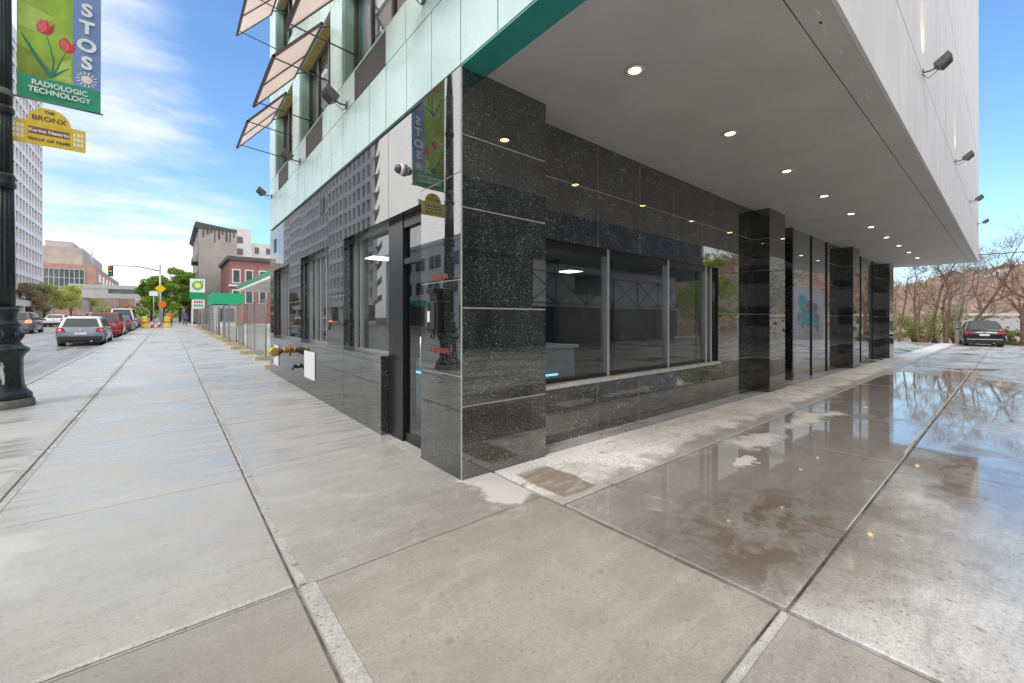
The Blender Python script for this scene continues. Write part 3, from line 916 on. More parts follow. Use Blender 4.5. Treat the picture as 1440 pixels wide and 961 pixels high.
# mint panels of the street front
SE = 4.66
b = MB()
def mp(y0, y1, z0, z1, x=XF, mi=0):
    g_ = .008
    b.box((x - .006 + random.uniform(-.001, .001), y0 + g_, z0 + g_), (x + .04, y1 - g_, z1 - g_), mi)
ysm = [.81, 1.5, 2.1, 2.68, 3.24, 3.79, 4.37, 4.95, 5.5, 6.05, 6.6, 7.2, 7.78, 8.36, 8.94, 9.52, 10.1, 10.7, 11.3, 11.9, 12.61]
for i in range(len(ysm) - 1): mp(ysm[i], ysm[i + 1], 3.852, SE)
OPEN = [(1.3, 3.6), (4.40, 6.63), (7.25, 9.35), (10.0, 11.85)]
grl = [(4.96, 6.08), (7.72, 8.86), (10.42, 11.5)]
cuts = sorted([.81, 12.61] + [q for a in OPEN for q in a] + [q for a in grl for q in a])
for i in range(len(cuts) - 1):
    if (cuts[i], cuts[i + 1]) in grl: continue
    mp(cuts[i], cuts[i + 1], SE, 5.12)
ed = [.81] + [q for a in OPEN for q in a] + [12.61]
for zb, zt in ((5.12, 6.66), (7.75, 9.35)):
    for i in range(0, len(ed), 2): mp(ed[i], ed[i + 1], zb, zt)
for (z0, z1) in ((6.66, 7.75), (9.35, 24.0)):
    for i in range(len(ed) - 1): mp(ed[i], ed[i + 1], z0, z1)
b.build('mint_cladding', 'mint_panel', BLD)
b = MB()
b.box((XF + .035, .84, 3.855), (XF + .06, 12.58, 5.10))
for zb, zt in ((5.12, 6.66), (7.75, 9.35)):
    for i in range(0, len(ed), 2): b.box((XF + .035, ed[i] + .02, zb - .02), (XF + .06, ed[i + 1] - .02, zt))
for z0, z1 in ((6.68, 7.73), (9.37, 23.98)): b.box((XF + .035, .84, z0), (XF + .06, 12.58, z1))
b.build('panel_backing', 'dark_seam', BLD)
b = MB()
b.box((XF + .30, .86, 3.9), (XF + .40, 12.55, 5.10)); b.box((XF + .30, .86, 6.70), (XF + .40, 12.55, 7.70)); b.box((XF + .30, .86, 9.4), (XF + .4, 12.55, 23.95))
b.build('inner_lining', 'interior_dark', BLD)
# window reveals, sills, heads
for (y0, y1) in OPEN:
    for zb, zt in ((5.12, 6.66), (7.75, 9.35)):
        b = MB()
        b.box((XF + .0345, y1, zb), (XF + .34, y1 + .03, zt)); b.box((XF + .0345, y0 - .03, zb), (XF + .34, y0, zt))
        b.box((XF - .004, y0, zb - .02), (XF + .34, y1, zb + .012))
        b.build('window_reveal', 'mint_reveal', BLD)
for (y0, y1) in OPEN:
    for zt in (6.66, 9.35):
        b = MB(); b.box((XF + .03, y0, zt - .004), (XF + .34, y1, zt + .03)); b.build('window_head', 'yellow_head', BLD)
for (y0, y1) in grl:
    b = MB()
    b.box((XF + .018, y0, SE + .01), (XF + .03, y1, 5.09), 0)
    for k in range(16):
        z = SE + .03 + k * .0265
        b.box((XF + .004, y0 + .025, z), (XF + .0185, y1 - .025, z + .015), 0)
    b.box((XF - .002, y0 + .004, SE + .006), (XF + .02, y0 + .024, 5.10), 0); b.box((XF - .002, y1 - .024, SE + .006), (XF + .02, y1 - .004, 5.10), 0)
    b.build('grille', 'grille', BLD)
for wi, (y0, y1) in enumerate(OPEN):
    for zb, zt in ((5.132, 6.655), (7.762, 9.345)):
        x = XF + .2; f = MB(); w = .06
        f.box((x - .03, y0, zb), (x + .03, y1, zb + w)); f.box((x - .03, y0, zt - w), (x + .03, y1, zt))
        for y in (y0 + w / 2, y0 + (y1 - y0) * .34, y0 + (y1 - y0) * .68, y1 - w / 2): f.box((x - .032, y - w / 2, zb + .001), (x + .032, y + w / 2, zt - .001))
        win = f.build('window', 'bronze_frame', BLD)
        p = MB(); p.box((x - .004, y0 + .01, zb + .01), (x + .004, y1 - .01, zt - .01)); p.build('pane', 'window_glass', win)
        p = MB()
        for (t0, t1) in ((.40, .47), (.74, .80)): p.box((x + .04, y0 + (y1 - y0) * t0, zb + .06), (x + .05, y0 + (y1 - y0) * t1, zt - .06))
        p.box((x + .09, y0, zb), (x + .1, y1, zt)); p.build('blind', 'pale_blind', win)
        # top hung sash swung out over the pavement, two stays
        hx, hz, ox, oz = XF - .11, zt - .22, XF - .84, zt - 1.08
        if wi == 1: ox += .02
        s_ = MB(); fw = .028
        d = Vector((ox - hx, 0, oz - hz)); L = d.length; d.normalize(); nrm = Vector((d.z, 0, -d.x))
        def bar(ya, yb, ta, tb, th=.02):
            pa = Vector((hx, 0, hz)) + d * ta; pb = Vector((hx, 0, hz)) + d * tb
            s_.hexa([(pa.x - nrm.x * th, ya, pa.z - nrm.z * th), (pb.x - nrm.x * th, ya, pb.z - nrm.z * th), (pb.x - nrm.x * th, yb, pb.z - nrm.z * th), (pa.x - nrm.x * th, yb, pa.z - nrm.z * th),
                     (pa.x + nrm.x * th, ya, pa.z + nrm.z * th), (pb.x + nrm.x * th, ya, pb.z + nrm.z * th), (pb.x + nrm.x * th, yb, pb.z + nrm.z * th), (pa.x + nrm.x * th, yb, pa.z + nrm.z * th)])
        ya, yb = y0 + .05, y1 - .05; ym = ya + (yb - ya) * .52
        bar(ya, yb, 0, fw * 1.5); bar(ya, yb, L - fw * 1.5, L)
        for q in (ya, ym, yb - fw): bar(q, q + fw, .001, L - .001, .021)
        sash = s_.build('sash', 'bronze_frame', win)
        s_ = MB(); bar(ya + .01, yb - .01, .01, L - .01, .006); s_.build('pane', 'film_pane', sash)
        mid = Vector((hx, 0, hz)) + d * L * .93
        for q in (ya + .14, yb - .14):
            s_ = MB(); s_.tube([(mid.x, q, mid.z), (XF + .17, q - .02, zb + .42)], .011, 6); s_.build('stay', 'bronze_frame', sash)
            s_ = MB(); s_.tube([(hx, q, hz), (XF + .2, q, zt - .05)], .014, 6); s_.build('hinge', 'bronze_frame', sash)

# teal trim under the front panel, soffit, white side
b = MB(); b.box((XF - .004, YE + .004, 3.835), (XF + .27, YP - .003, 3.8505)); b.build('teal_trim', 'teal_trim', BLD)
b = MB()
b.box((XF + .28, YE + .26, H), (25.45, 12.5, H + .12))
b.box((XF + .28, YE + .03, H), (25.45, YE + .25, H + .12))
b.build('soffit', 'soffit_plaster', BLD)
b = MB(); b.box((XF + .1, YE + .05, H + .015), (25.4, YP, H + .10)); b.build('soffit_core', 'dark_seam', BLD)
b = MB()
zr = [H - .006, 5.08, 7.9, 10.8, 14.0, 18.0, 24.0]
xr = [XF + .275, 7.1, 11.9, 16.7, 21.5, 25.5]
for i in range(len(xr) - 1):
    for j in range(len(zr) - 1):
        o = random.uniform(-.001, .001)
        b.box((xr[i] + .003, YE + o, zr[j] + (.011 if j else 0)), (xr[i + 1] - .003, YE + .03, zr[j + 1] - .011))
for j in range(len(zr) - 1):
    b.box((25.47, YE + .031, zr[j] + (.011 if j else 0)), (25.5, 12.5, zr[j + 1] - .011))
b.build('white_cladding', 'white_cladding', BLD)
b = MB(); b.box((XF + .05, YE + .022, H + .03), (25.46, YE + .2, 23.98)); b.box((XF + .05, YE + .03, 23.9), (25.4, 12.4, 24.0)); b.box((25.0, 1.2, H + .13), (25.465, 12.45, 23.9)); b.build('cladding_backing', 'dark_seam', BLD)
b = MB(); b.box((XF - .006, 12.615, 3.852), (XF + .3, 12.63, 24.0)); b.box((XF + .3, 12.615, H + .2), (25.4, 12.63, 24.0)); b.build('end_cladding', 'mint_panel', BLD)
# louvres in the granite band
for (y, z, hh) in ((7.75, 3.50, .30), (11.95, 3.36, .34)):
    b = MB(); b.box((XF - .006, y - .13, z - hh / 2), (XF + .01, y + .13, z + hh / 2), 0)
    for k in range(7): b.box((XF - .016, y - .115, z - hh / 2 + .02 + k * (hh - .05) / 6), (XF - .005, y + .115, z - hh / 2 + .035 + k * (hh - .05) / 6), 1)
    b.build('vent', ['black_frame', 'grille'], BLD)
# scratches left on the soffit edge panel
for k, (x, y) in enumerate(((3.75, .93), (3.85, .95), (3.95, .95), (4.05, .96), (4.45, .94), (5.6, .95))):
    b = MB(); b.box((x, y, H - .003), (x + .14, y + .012, H + .01)); b.build('scuff', 'white_cladding', BLD)

# ------------------------------------------------------------------ lamps on the building
GL = 'recessed lights in the overhang ceiling'
dl = thing('ceiling_light', (3.379, 2.256, H), 'recessed warm ceiling light nearest the corner pillar', 'ceiling light', GL)
b = MB(); b.lathe([(.052, -.002), (.090, -.004), (.094, -.010), (.086, -.014), (.058, -.012), (.052, -.002)], seg=24); b.build('trim_ring', 'lamp_trim', dl, org=(0, 0, 0))
b = MB(); b.lathe([(.0581, -.006), (.057, -.009), (.03, -.012)], seg=20); b.build('lens', 'lamp_lens', dl, org=(0, 0, 0))
sp = bpy.data.lights.new('downlight', 'SPOT'); sp.energy = 14; sp.color = (1, .72, .42); sp.spot_size = R(110); sp.spot_blend = .6; sp.shadow_soft_size = .06
spo = bpy.data.objects.new('downlight', sp); COL.objects.link(spo); spo.parent = dl; spo.location = (0, 0, -.03)
ordn = ['second', 'third', 'fourth', 'fifth', 'sixth', 'seventh', 'eighth', 'ninth']
for i in range(1, 10):
    c = copy_tree(dl); c.location = (3.379 + 2.075 * i, 2.256, H)
    c['label'] = f'recessed warm ceiling light, {ordn[i - 1]} from the corner pillar' if i < 9 else 'recessed warm ceiling light farthest from the corner pillar'


def floodlight(loc, rz, label, group, lit):
    t = thing('floodlight', loc, label, 'floodlight', group, rz)
    t.scale = (.68, .68, .68) if lit is not None else (.78, .78, .78)
    b = MB(); b.box((-.05, -.02, -.06), (.05, 0, .06)); b.tube([(0, -.015, 0), (0, -.12, -.01), (0, -.24, .03)], .018, 8); b.box((-.13, -.27, .015), (.13, -.24, .045)); b.box((-.135, -.32, .0), (-.125, -.22, .12)); b.box((.125, -.32, .0), (.135, -.22, .12))
    b.build('bracket', 'fixture_grey', t, org=(0, 0, 0))
    M = Matrix.Translation((0, -.30, .10)) @ Matrix.Rotation(R(-38), 4, 'X')
    b = MB()
    b.hexa([M @ Vector(p) for p in ((-.15, -.13, -.07), (.15, -.13, -.07), (.13, .10, -.085), (-.13, .10, -.085), (-.16, -.15, .05), (.16, -.15, .05), (.16, .13, .05), (-.16, .13, .05))])
    for k in range(7):
        q = [(-.12 + k * .04, -.11, -.10), (-.113 + k * .04, -.11, -.10), (-.113 + k * .04, .09, -.115), (-.12 + k * .04, .09, -.115), (-.12 + k * .04, -.11, -.06), (-.113 + k * .04, -.11, -.06), (-.113 + k * .04, .09, -.06), (-.12 + k * .04, .09, -.06)]
        b.hexa([M @ Vector(p) for p in q])
    hd = b.build('head', 'fixture_grey', t, org=(0, 0, 0), bevel=.008)
    b = MB(); b.hexa([M @ Vector(p) for p in ((-.14, -.13, .048), (.14, -.13, .048), (.14, .11, .048), (-.14, .11, .048), (-.14, -.13, .056), (.14, -.13, .056), (.14, .11, .056), (-.14, .11, .056))]); b.build('lens', 'lens_clear', hd, org=(0, 0, 0))
    b = MB(); b.tube([(0.03, -.01, -.04), (.05, -.08, -.14), (.03, -.2, -.06), (.02, -.26, .02)], .007, 6); b.build('cable', 'plastic_dark', t, org=(0, 0, 0))
    if lit:
        s = bpy.data.lights.new('floodlight_beam', 'SPOT'); s.energy = 9; s.color = (1, .72, .38); s.spot_size = R(62); s.spot_blend = .8; s.shadow_soft_size = .03
        so = bpy.data.objects.new('floodlight_beam', s); COL.objects.link(so); so.parent = t
        so.location = (0, -.34, .22); so.rotation_euler = Vector((0, .55, 1)).to_track_quat('-Z', 'Y').to_euler()
    return t


nm = ['nearest the viewer', 'second from the viewer', 'third from the viewer', 'fourth from the viewer']
for i, x in enumerate((8.45, 14.0, 19.4, 24.6)):
    floodlight((x, YE, 5.09 + i * .06), 0, f'grey floodlight on the white side wall, {nm[i]}', 'floodlights on the white side wall', i < 2)
for i, (y, z, l) in enumerate(((3.95, 4.88, 'grey floodlight on the mint panels nearest the black corner pillar'), (6.42, 4.74, 'grey floodlight on the mint panels below the largest tilted window'),
                               (9.32, 4.74, 'grey floodlight on the mint panels between the two farther vent grilles'), (12.35, 4.72, 'grey floodlight at the far end of the mint panels'))):
    floodlight((XF - .006, y, z), R(-90), l, 'floodlights on the mint front', None)

# small fittings on the granite
t = thing('dome_camera', (XF, 4.47, 3.22), 'round white dome camera on the granite band above the door', 'security camera')
b = MB(); M = Matrix.Rotation(R(-90), 4, 'Y')
b.lathe([(.068, 0), (.068, .03), (.06, .045)], seg=24); me = b; me.v = [M @ v for v in me.v]; b.build('mount', 'white_enamel', t, org=(0, 0, 0))
b = MB(); b.lathe([(.052, .04), (.05, .07), (.036, .095), (.014, .106)], seg=20); b.v = [M @ v for v in b.v]; b.build('dome', 'pane_dark', t, org=(0, 0, 0))
t = thing('door_intercom', (XF, 3.66, 1.56), 'black intercom box with a hood and paper sticker on the corner pillar', 'intercom')
b = MB(); b.box((-.075, -.10, -.20), (0, .10, .12)); b.build('housing', 'black_frame', t, org=(0, 0, 0), bevel=.012)
b = MB(); b.prism([(-.07, .12), (.07, .12), (.07, .20), (.045, .235), (-.045, .235), (-.07, .20)], 'x', -.06, -.0); b.box((-.10, -.075, .20), (-.0, .075, .245)); b.build('hood', 'black_frame', t, org=(0, 0, 0), bevel=.006)
b = MB(); b.box((-.078, .04, -.09), (-.0755, .09, .02)); b.build('sticker', 'sign_white', t, org=(0, 0, 0))
b = MB(); b.box((-.09, -.07, -.16), (-.074, .01, .1)); b.tube([(-.08, -.03, -.16), (-.085, -.0, -.24), (-.03, .04, -.25), (-.01, .05, -.19)], .007, 6); b.build('handset', 'plastic_dark', t, org=(0, 0, 0))
for k, (z, l, w) in enumerate(((1.92, 'red spray tag scrawled on the corner pillar above the intercom', .17), (1.19, 'red spray tag scrawled on the corner pillar below the intercom', .19))):
    b = MB(); random.seed(11 + k)
    for r_ in range(3):
        pts = []
        for i in range(26):
            s = i / 25
            pts.append((-.0035, w * (1 - 2 * s), .022 * math.sin(s * 38 + r_ * 2) + random.uniform(-.014, .014)))
        b.tube(pts, .0026, 4)
    o = b.build('spray_tag', 'rust_spot', org=(0, 0, 0)); o.location = (XF - .001, 3.64, z)
    tag(o, l, 'graffiti', 'red tags on the corner pillar')
for (y, z, w, h_, l) in ((11.72, .60, .52, .50, 'white square metal plate on the far end of the granite wall behind the yellow caps'), (8.55, .62, .74, .52, 'white square metal plate on the granite wall below the middle window')):
    b = MB(); b.box((XF - .022, y - w / 2, z - h_ / 2), (XF - .004, y + w / 2, z + h_ / 2)); b.box((XF - .027, y - w / 2 + .03, z - h_ / 2 + .03), (XF - .021, y + w / 2 - .03, z + h_ / 2 - .03))
    o = b.build('access_panel', 'white_enamel', org=(XF, y, z), bevel=.004); tag(o, l, 'access panel', 'white access panels on the granite wall')
t = thing('fire_connection', (XF, 10.35, .80), 'brass fire hose connection with yellow caps projecting from the granite wall', 'fire connection')
b = MB(); b.tube([(0, 0, 0), (-.16, 0, 0)], .06, 12); b.tube([(-.15, 0, 0), (-.26, .13, -.02)], [.06, .055], 12); b.tube([(-.15, 0, 0), (-.26, -.13, -.02)], [.06, .055], 12); b.build('body', 'brass', t, org=(0, 0, 0))
for s in (1, -1):
    b = MB(); b.tube([(-.255, s * .125, -.02), (-.33, s * .21, -.03)], .085, 12); b.build('cap', 'safety_yellow' if s > 0 else 'brass', t, org=(0, 0, 0))
b = MB(); b.tube([(0, 0, 0), (-.02, 0, 0)], .13, 20); b.build('escutcheon', 'brass', t, org=(0, 0, 0))
t = thing('wall_spigot', (XF, 9.5, .50), 'dark pipe spigot low on the granite wall between the white plates', 'spigot')
b = MB(); b.tube([(0, 0, 0), (-.09, 0, 0), (-.12, 0, -.05)], .025, 8); b.build('pipe', 'plastic_dark', t, org=(0, 0, 0))
b = MB(); b.tube([(-.06, 0, .02), (-.06, 0, .06)], .035, 10); b.build('valve', 'plastic_dark', t, org=(0, 0, 0))

# shop fittings seen through the glass
t = thing('counter', (5.85, 6.3, .03), 'white shop counter with a cyan light strip behind the driveway window', 'counter')
b = MB(); b.box((5.2, 5.7, .03), (6.4, 6.9, .92)); b.build('cabinet', 'counter_white', t, bevel=.008)
b = MB(); b.box((5.14, 5.64, .92), (6.46, 6.96, .98)); b.build('countertop', 'white_enamel', t, bevel=.006)
b = MB(); b.box((5.19, 5.75, .40), (5.198, 6.85, .425)); b.box((5.25, 5.69, .40), (5.9, 5.698, .425)); b.build('light_strip', 'cyan_light', t)
t = thing('bench', (4.75, 9.0, .03), 'green backed bench on a white base seen through the street door', 'bench')
b = MB(); b.box((4.4, 8.0, .03), (5.0, 10.0, .42)); b.build('base', 'counter_white', t, bevel=.01)
b = MB(); b.box((4.36, 7.95, .42), (5.0, 10.05, .50)); b.build('seat', 'white_enamel', t, bevel=.01)
b = MB(); b.box((4.98, 7.95, .42), (5.2, 10.05, 1.05)); b.build('backrest', 'bench_green', t, bevel=.03)
b = MB(); b.box((4.385, 8.0, .27), (4.398, 10.0, .30)); b.build('light_strip', 'cyan_light', t)


# ------------------------------------------------------------------ lamp post with banner and sign
PX, PY_ = -2.09, 10.40; PZ = zs(PY_)
LP = thing('street_lamp', (PX, PY_, PZ), 'black fluted cast iron street lamp post with white scrawl on its pedestal', 'street lamp')
b = MB(); b.lathe([(.37, -.05), (.375, .02), (.365, .10), (.345, .13)], seg=32); b.build('plinth', 'stone_plinth', LP, org=(0, 0, 0))
b = MB()
prof = [(.335, .131), (.345, .16), (.34, .20), (.31, .235), (.285, .27), (.265, .33), (.252, .42), (.245, .55), (.245, .78), (.258, .83), (.285, .87), (.31, .90), (.315, .93), (.29, .955), (.255, .98), (.235, 1.0), (.225, 1.03)]
b.lathe(prof, seg=48, flute=(8, .3, .8, .06))
b.build('pedestal', 'cast_iron', LP, org=(0, 0, 0))
b = MB()
b.lathe([(.20, 1.0), (.215, 1.06), (.222, 1.15), (.21, 1.24), (.195, 1.29), (.215, 1.31), (.22, 1.34), (.20, 1.36), (.178, 1.40), (.172, 1.48), (.18, 1.52), (.196, 1.545), (.20, 1.57), (.185, 1.60), (.165, 1.62)], seg=40)
for k in range(10):
    a = 2 * math.pi * k / 10
    b.tube([(.205 * math.cos(a), .205 * math.sin(a), 1.07), (.232 * math.cos(a), .232 * math.sin(a), 1.15), (.205 * math.cos(a), .205 * math.sin(a), 1.23)], [.012, .03, .01], 6)
b.build('collar', 'cast_iron', LP, org=(0, 0, 0))
b = MB()
b.lathe([(.158, 1.6), (.155, 2.2), (.148, 3.0), (.14, 3.55)], seg=96, flute=(16, 1.62, 3.6, .11))
b.lathe([(.145, 3.54), (.165, 3.57), (.168, 3.62), (.15, 3.66), (.16, 3.70), (.16, 3.74), (.14, 3.78)], seg=40)
b.lathe([(.135, 3.77), (.13, 4.4), (.126, 4.75)], seg=96, flute=(16, 3.8, 4.76, .1))
b.lathe([(.128, 4.74), (.15, 4.78), (.15, 4.83), (.132, 4.87)], seg=40)
b.lathe([(.126, 4.86), (.12, 5.8), (.112, 7.0), (.106, 7.9)], seg=96, flute=(16, 4.9, 8, .1))
b.lathe([(.107, 6.7), (.13, 6.74), (.13, 6.84), (.108, 6.88)], seg=40)
b.build('shaft', 'cast_iron', LP, org=(0, 0, 0))
b = MB(); b.tube([(0, 0, 7.9), (0, 0, 8.6), (-.3, 0, 9.1), (-1.0, 0, 9.35), (-1.9, 0, 9.3)], [.1, .07, .05, .045, .04], 10); b.build('arm', 'cast_iron', LP, org=(0, 0, 0))
b = MB(); b.lathe([(.06, .1), (.2, .06), (.24, -.02), (.2, -.08), (.1, -.16)], c=(-1.95, 0, 9.2), seg=20); b.build('lantern', 'fixture_grey', LP, org=(0, 0, 0))
b = MB(); random.seed(5)   # scrawl on the pedestal, facing the viewer
fa = math.atan2(-PY_, -PX)
def ped(sw, z): a = fa + sw; r = .2535; return (r * math.cos(a), r * math.sin(a), z)
for (c0, z0, n_, am) in ((.02, .64, 34, .085), (.10, .50, 22, .055), (-.10, .56, 16, .05), (-.45, .42, 18, .07)):
    pts = [ped(c0 + am * 1.3 * math.sin(i * 1.9 + z0 * 9) * (1 - i / n_ * .4), z0 + am * 1.3 * math.cos(i * 1.31 + c0) - i * .003) for i in range(n_)]
    b.tube(pts, .0036, 4)
b.build('scrawl', 'graffiti_white', LP, org=(0, 0, 0))

BX0, BX1 = PX + .17, PX + 1.15
BN = thing('street_banner', (BX0, PY_, PZ + 5.2), 'tall cloth banner with red tulips and lettering hung from the lamp post', 'banner')
BZ = PZ
zb0, zb1 = 5.17, 9.0
def bquad(b, x0, x1, z0, z1, y=PY_, th=.006, mi=0): b.box((x0, y - th, z0), (x1, y + th, z1), mi)
def wavy(x0, x1, z0, z1, th=.004, nx=8, nz=24):
    b = MB()
    f = lambda x, z: PY_ + .02 * math.sin((x - BX0) * 5 + z * 1.3) * ((x - BX0) + .15) - .0
    for s in (-1, 1):
        for i in range(nx):
            for j in range(nz):
                q = [(x0 + (x1 - x0) * (i + a) / nx, z0 + (z1 - z0) * (j + c) / nz) for a, c in ((0, 0), (1, 0), (1, 1), (0, 1))]
                b.face([(x, f(x, z) + s * th, z) for x, z in q], 0, True)
    return b
xs_ = BX0 + .635
zt_ = 5.56
wavy(BX0, BX1, zb0, zt_, nz=4).build('title_field', 'banner_teal', BN)
wavy(BX0, xs_, zt_, zb1).build('flower_field', 'banner_green', BN)
wavy(xs_, BX1, zt_, zb1).build('letter_field', 'banner_blue', BN)
yb = lambda x, z: PY_ + .02 * math.sin((x - BX0) * 5 + z * 1.3) * ((x - BX0) + .15)
def patch(name, pts, m, y_off=.0075):
    b = MB()
    for s in (-1, 1):
        b.face([(x, yb(x, z) + s * y_off, z) for x, z in pts])
    return b.build(name, m, BN, fix=False)
def ell(cx, cz, rx, rz, n=20, a0=0, a1=2 * math.pi): return [(cx + rx * math.cos(a0 + (a1 - a0) * i / n), cz + rz * math.sin(a0 + (a1 - a0) * i / n)) for i in range(n)]
X0 = BX0
for (dx0, z0, rx, rz) in ((.08, 5.66, .25, .12), (.25, 5.75, .3, .1)):
    pass
patch('olive_shade', [(X0 + .01, 5.57), (X0 + .33, 5.57), (X0 + .40, 5.72), (X0 + .22, 5.95), (X0 + .01, 6.02)], 'banner_olive', .0062)
patch('lime_shade', [(X0 + .42, 5.57), (X0 + .62, 5.57), (X0 + .62, 6.0), (X0 + .5, 5.9)], 'banner_lime', .0062)
patch('lime_shade', [(X0 + .01, 6.35), (X0 + .2, 6.3), (X0 + .42, 6.62), (X0 + .01, 6.75)], 'banner_lime', .0062)
def tulip(cx, cz, s, tilt, m1='tulip_red', m2='tulip_pink'):
    def rt(p): c, sn = math.cos(tilt), math.sin(tilt); return (cx + s * (p[0] * c - p[1] * sn), cz + s * (p[0] * sn + p[1] * c))
    patch('tulip', [rt(p) for p in ((0, -.55), (.34, -.46), (.50, -.1), (.52, .55), (.30, .20), (.08, .62), (-.16, .66), (-.44, .34), (-.46, -.1), (-.3, -.42))], m1)
    patch('tulip_petal', [rt(p) for p in ((-.05, -.5), (.16, -.2), (.12, .25), (-.02, .56), (-.2, .56), (-.4, .25), (-.4, -.12), (-.24, -.4))], m2, .009)
def stalk(pts, w, m='stem_green'):
    b = MB(); n = len(pts)
    for i in range(n - 1):
        (xa, za), (xb, zb_) = pts[i], pts[i + 1]
        dx_, dz_ = xb - xa, zb_ - za; l = math.hypot(dx_, dz_); nx_, nz_ = -dz_ / l, dx_ / l
        wa = w * (1 - (i / (n - 1)) * .8); wb = w * (1 - ((i + 1) / (n - 1)) * .8)
        for s in (-1, 1):
            b.face([(x, yb(x, z) + s * .0082, z) for x, z in ((xa + nx_ * wa, za + nz_ * wa), (xb + nx_ * wb, zb_ + nz_ * wb), (xb - nx_ * wb, zb_ - nz_ * wb), (xa - nx_ * wa, za - nz_ * wa))])
    b.build('stalk', m, BN, fix=False)
for (oz) in (0, 1.62):
    tulip(X0 + .30, 6.42 + oz, .22, -.1); tulip(X0 + .565, 6.20 + oz, .2, .05)
    stalk([(X0 + .39, 5.62 + oz), (X0 + .41, 5.9 + oz), (X0 + .37, 6.1 + oz), (X0 + .33, 6.3 + oz)], .014)
    stalk([(X0 + .40, 5.62 + oz), (X0 + .47, 5.85 + oz), (X0 + .55, 6.08 + oz)], .012)
    stalk([(X0 + .385, 5.60 + oz), (X0 + .25, 5.82 + oz), (X0 + .12, 6.08 + oz), (X0 + .05, 6.22 + oz)], .035)
    stalk([(X0 + .42, 5.64 + oz), (X0 + .52, 5.76 + oz), (X0 + .60, 5.83 + oz)], .018)
xl_ = (xs_ + BX1) / 2
for s in (-1, 1):
    rotm = Matrix.Rotation(R(90), 4, 'X') if s < 0 else Matrix.Rotation(R(180), 4, 'Z') @ Matrix.Rotation(R(90), 4, 'X')
    for ch, z in (('S', 6.93), ('T', 6.62), ('O', 6.30), ('S', 5.99)):
        p = Vector((xl_, yb(xl_, z) + s * .018, z)) - wloc(BN)
        text('letter', ch, .30, 'banner_letter', BN, Matrix.Translation(p) @ rotm, bold=.012)
    for tx, z in (('RADIOLOGIC', 5.445), ('TECHNOLOGY', 5.325)):
        p = Vector(((BX0 + BX1) / 2, yb((BX0 + BX1) / 2, z) + s * .034, z)) - wloc(BN)
        text('title_line', tx, .125, 'banner_letter', BN, Matrix.Translation(p) @ rotm, bold=.003, sx=.86)
patch('sun_disc', ell(xl_, 5.71, .072, .072), 'sun_cream', .0085)
b = MB()
for k in range(14):
    a = 2 * math.pi * k / 14
    for s in (-1, 1):
        b.face([(xl_ + r_ * math.cos(a + da), PY_ + s * .0095 + yb(xl_, 5.71) - PY_, 5.71 + r_ * math.sin(a + da)) for r_, da in ((.085, -.09), (.135, -.07), (.135, .07), (.085, .09))])
b.build('sun_ray', 'banner_letter', BN, fix=False)
for z in (5.165, 8.98):
    b = MB(); b.tube([(PX + .08, PY_, z), (BX1 + .03, PY_, z)], .014, 8); b.lathe([(.128, z - .05), (.132, z - .04), (.132, z + .04), (.128, z + .05)], c=(PX, PY_, 0), seg=24)
    b.build('bracket', 'fixture_grey', BN)

SGX = PX + .10
SG = thing('walk_sign', (SGX + .4, PY_ - .0, PZ + 4.5), 'yellow arched street sign on the lamp post under the tulip banner', 'sign')
zA, zB, zC = 4.42, 4.80, 5.06
SW_ = .86
pl = [(SGX, zA), (SGX + SW_, zA), (SGX + SW_, zB), (SGX + SW_ - .17, zB + .005)]
pl += [(SGX + SW_ / 2 + .25 * math.cos(a), zB + .02 + (zC - zB - .02) * math.sin(a)) for a in [math.pi * i / 14 for i in range(15)]]
pl += [(SGX + .17, zB + .005), (SGX, zB)]
b = MB(); b.prism(pl, 'y', PY_ - .008, PY_ + .008); b.build('plate', 'walk_sign_yellow', SG)
xm = SGX + SW_ / 2
for s in (-1, 1):
    rotm = Matrix.Rotation(R(90), 4, 'X') if s < 0 else Matrix.Rotation(R(180), 4, 'Z') @ Matrix.Rotation(R(90), 4, 'X')
    y = PY_ + s * .010
    b = MB(); b.box((xm - .235, PY_ + s * .008, 4.60), (xm + .235, PY_ + s * .0105, 4.715)); b.build('name_bar', 'sign_brown', SG)
    for tx, z, sz, mm_, yy in (('THE', 4.985, .065, 'sign_ink', y), ('BRONX', 4.87, .115, 'sign_ink', y), ('Karina Nazario', 4.655, .075, 'sign_white', PY_ + s * .0125), ('WALK OF FAME', 4.51, .068, 'sign_ink', y)):
        text('line', tx, sz, mm_, SG, Matrix.Translation(Vector((xm, yy, z)) - wloc(SG)) @ rotm, bold=.002)
    b = MB()
    for cx in (SGX + .085, SGX + SW_ - .085):
        for i in range(3):
            for j in range(3):
                b.box((cx - .062 + i * .045, PY_ + s * .008, 4.50 + j * .085), (cx - .062 + i * .045 + .028, PY_ + s * .0105, 4.50 + j * .085 + .06))
    b.build('window_motif', 'sign_white', SG)
b = MB()
for z in (4.50, 4.74): b.box((PX + .05, PY_ - .014, z - .02), (SGX + .06, PY_ + .014, z + .02))
b.build('strap', 'steel_grey', SG)

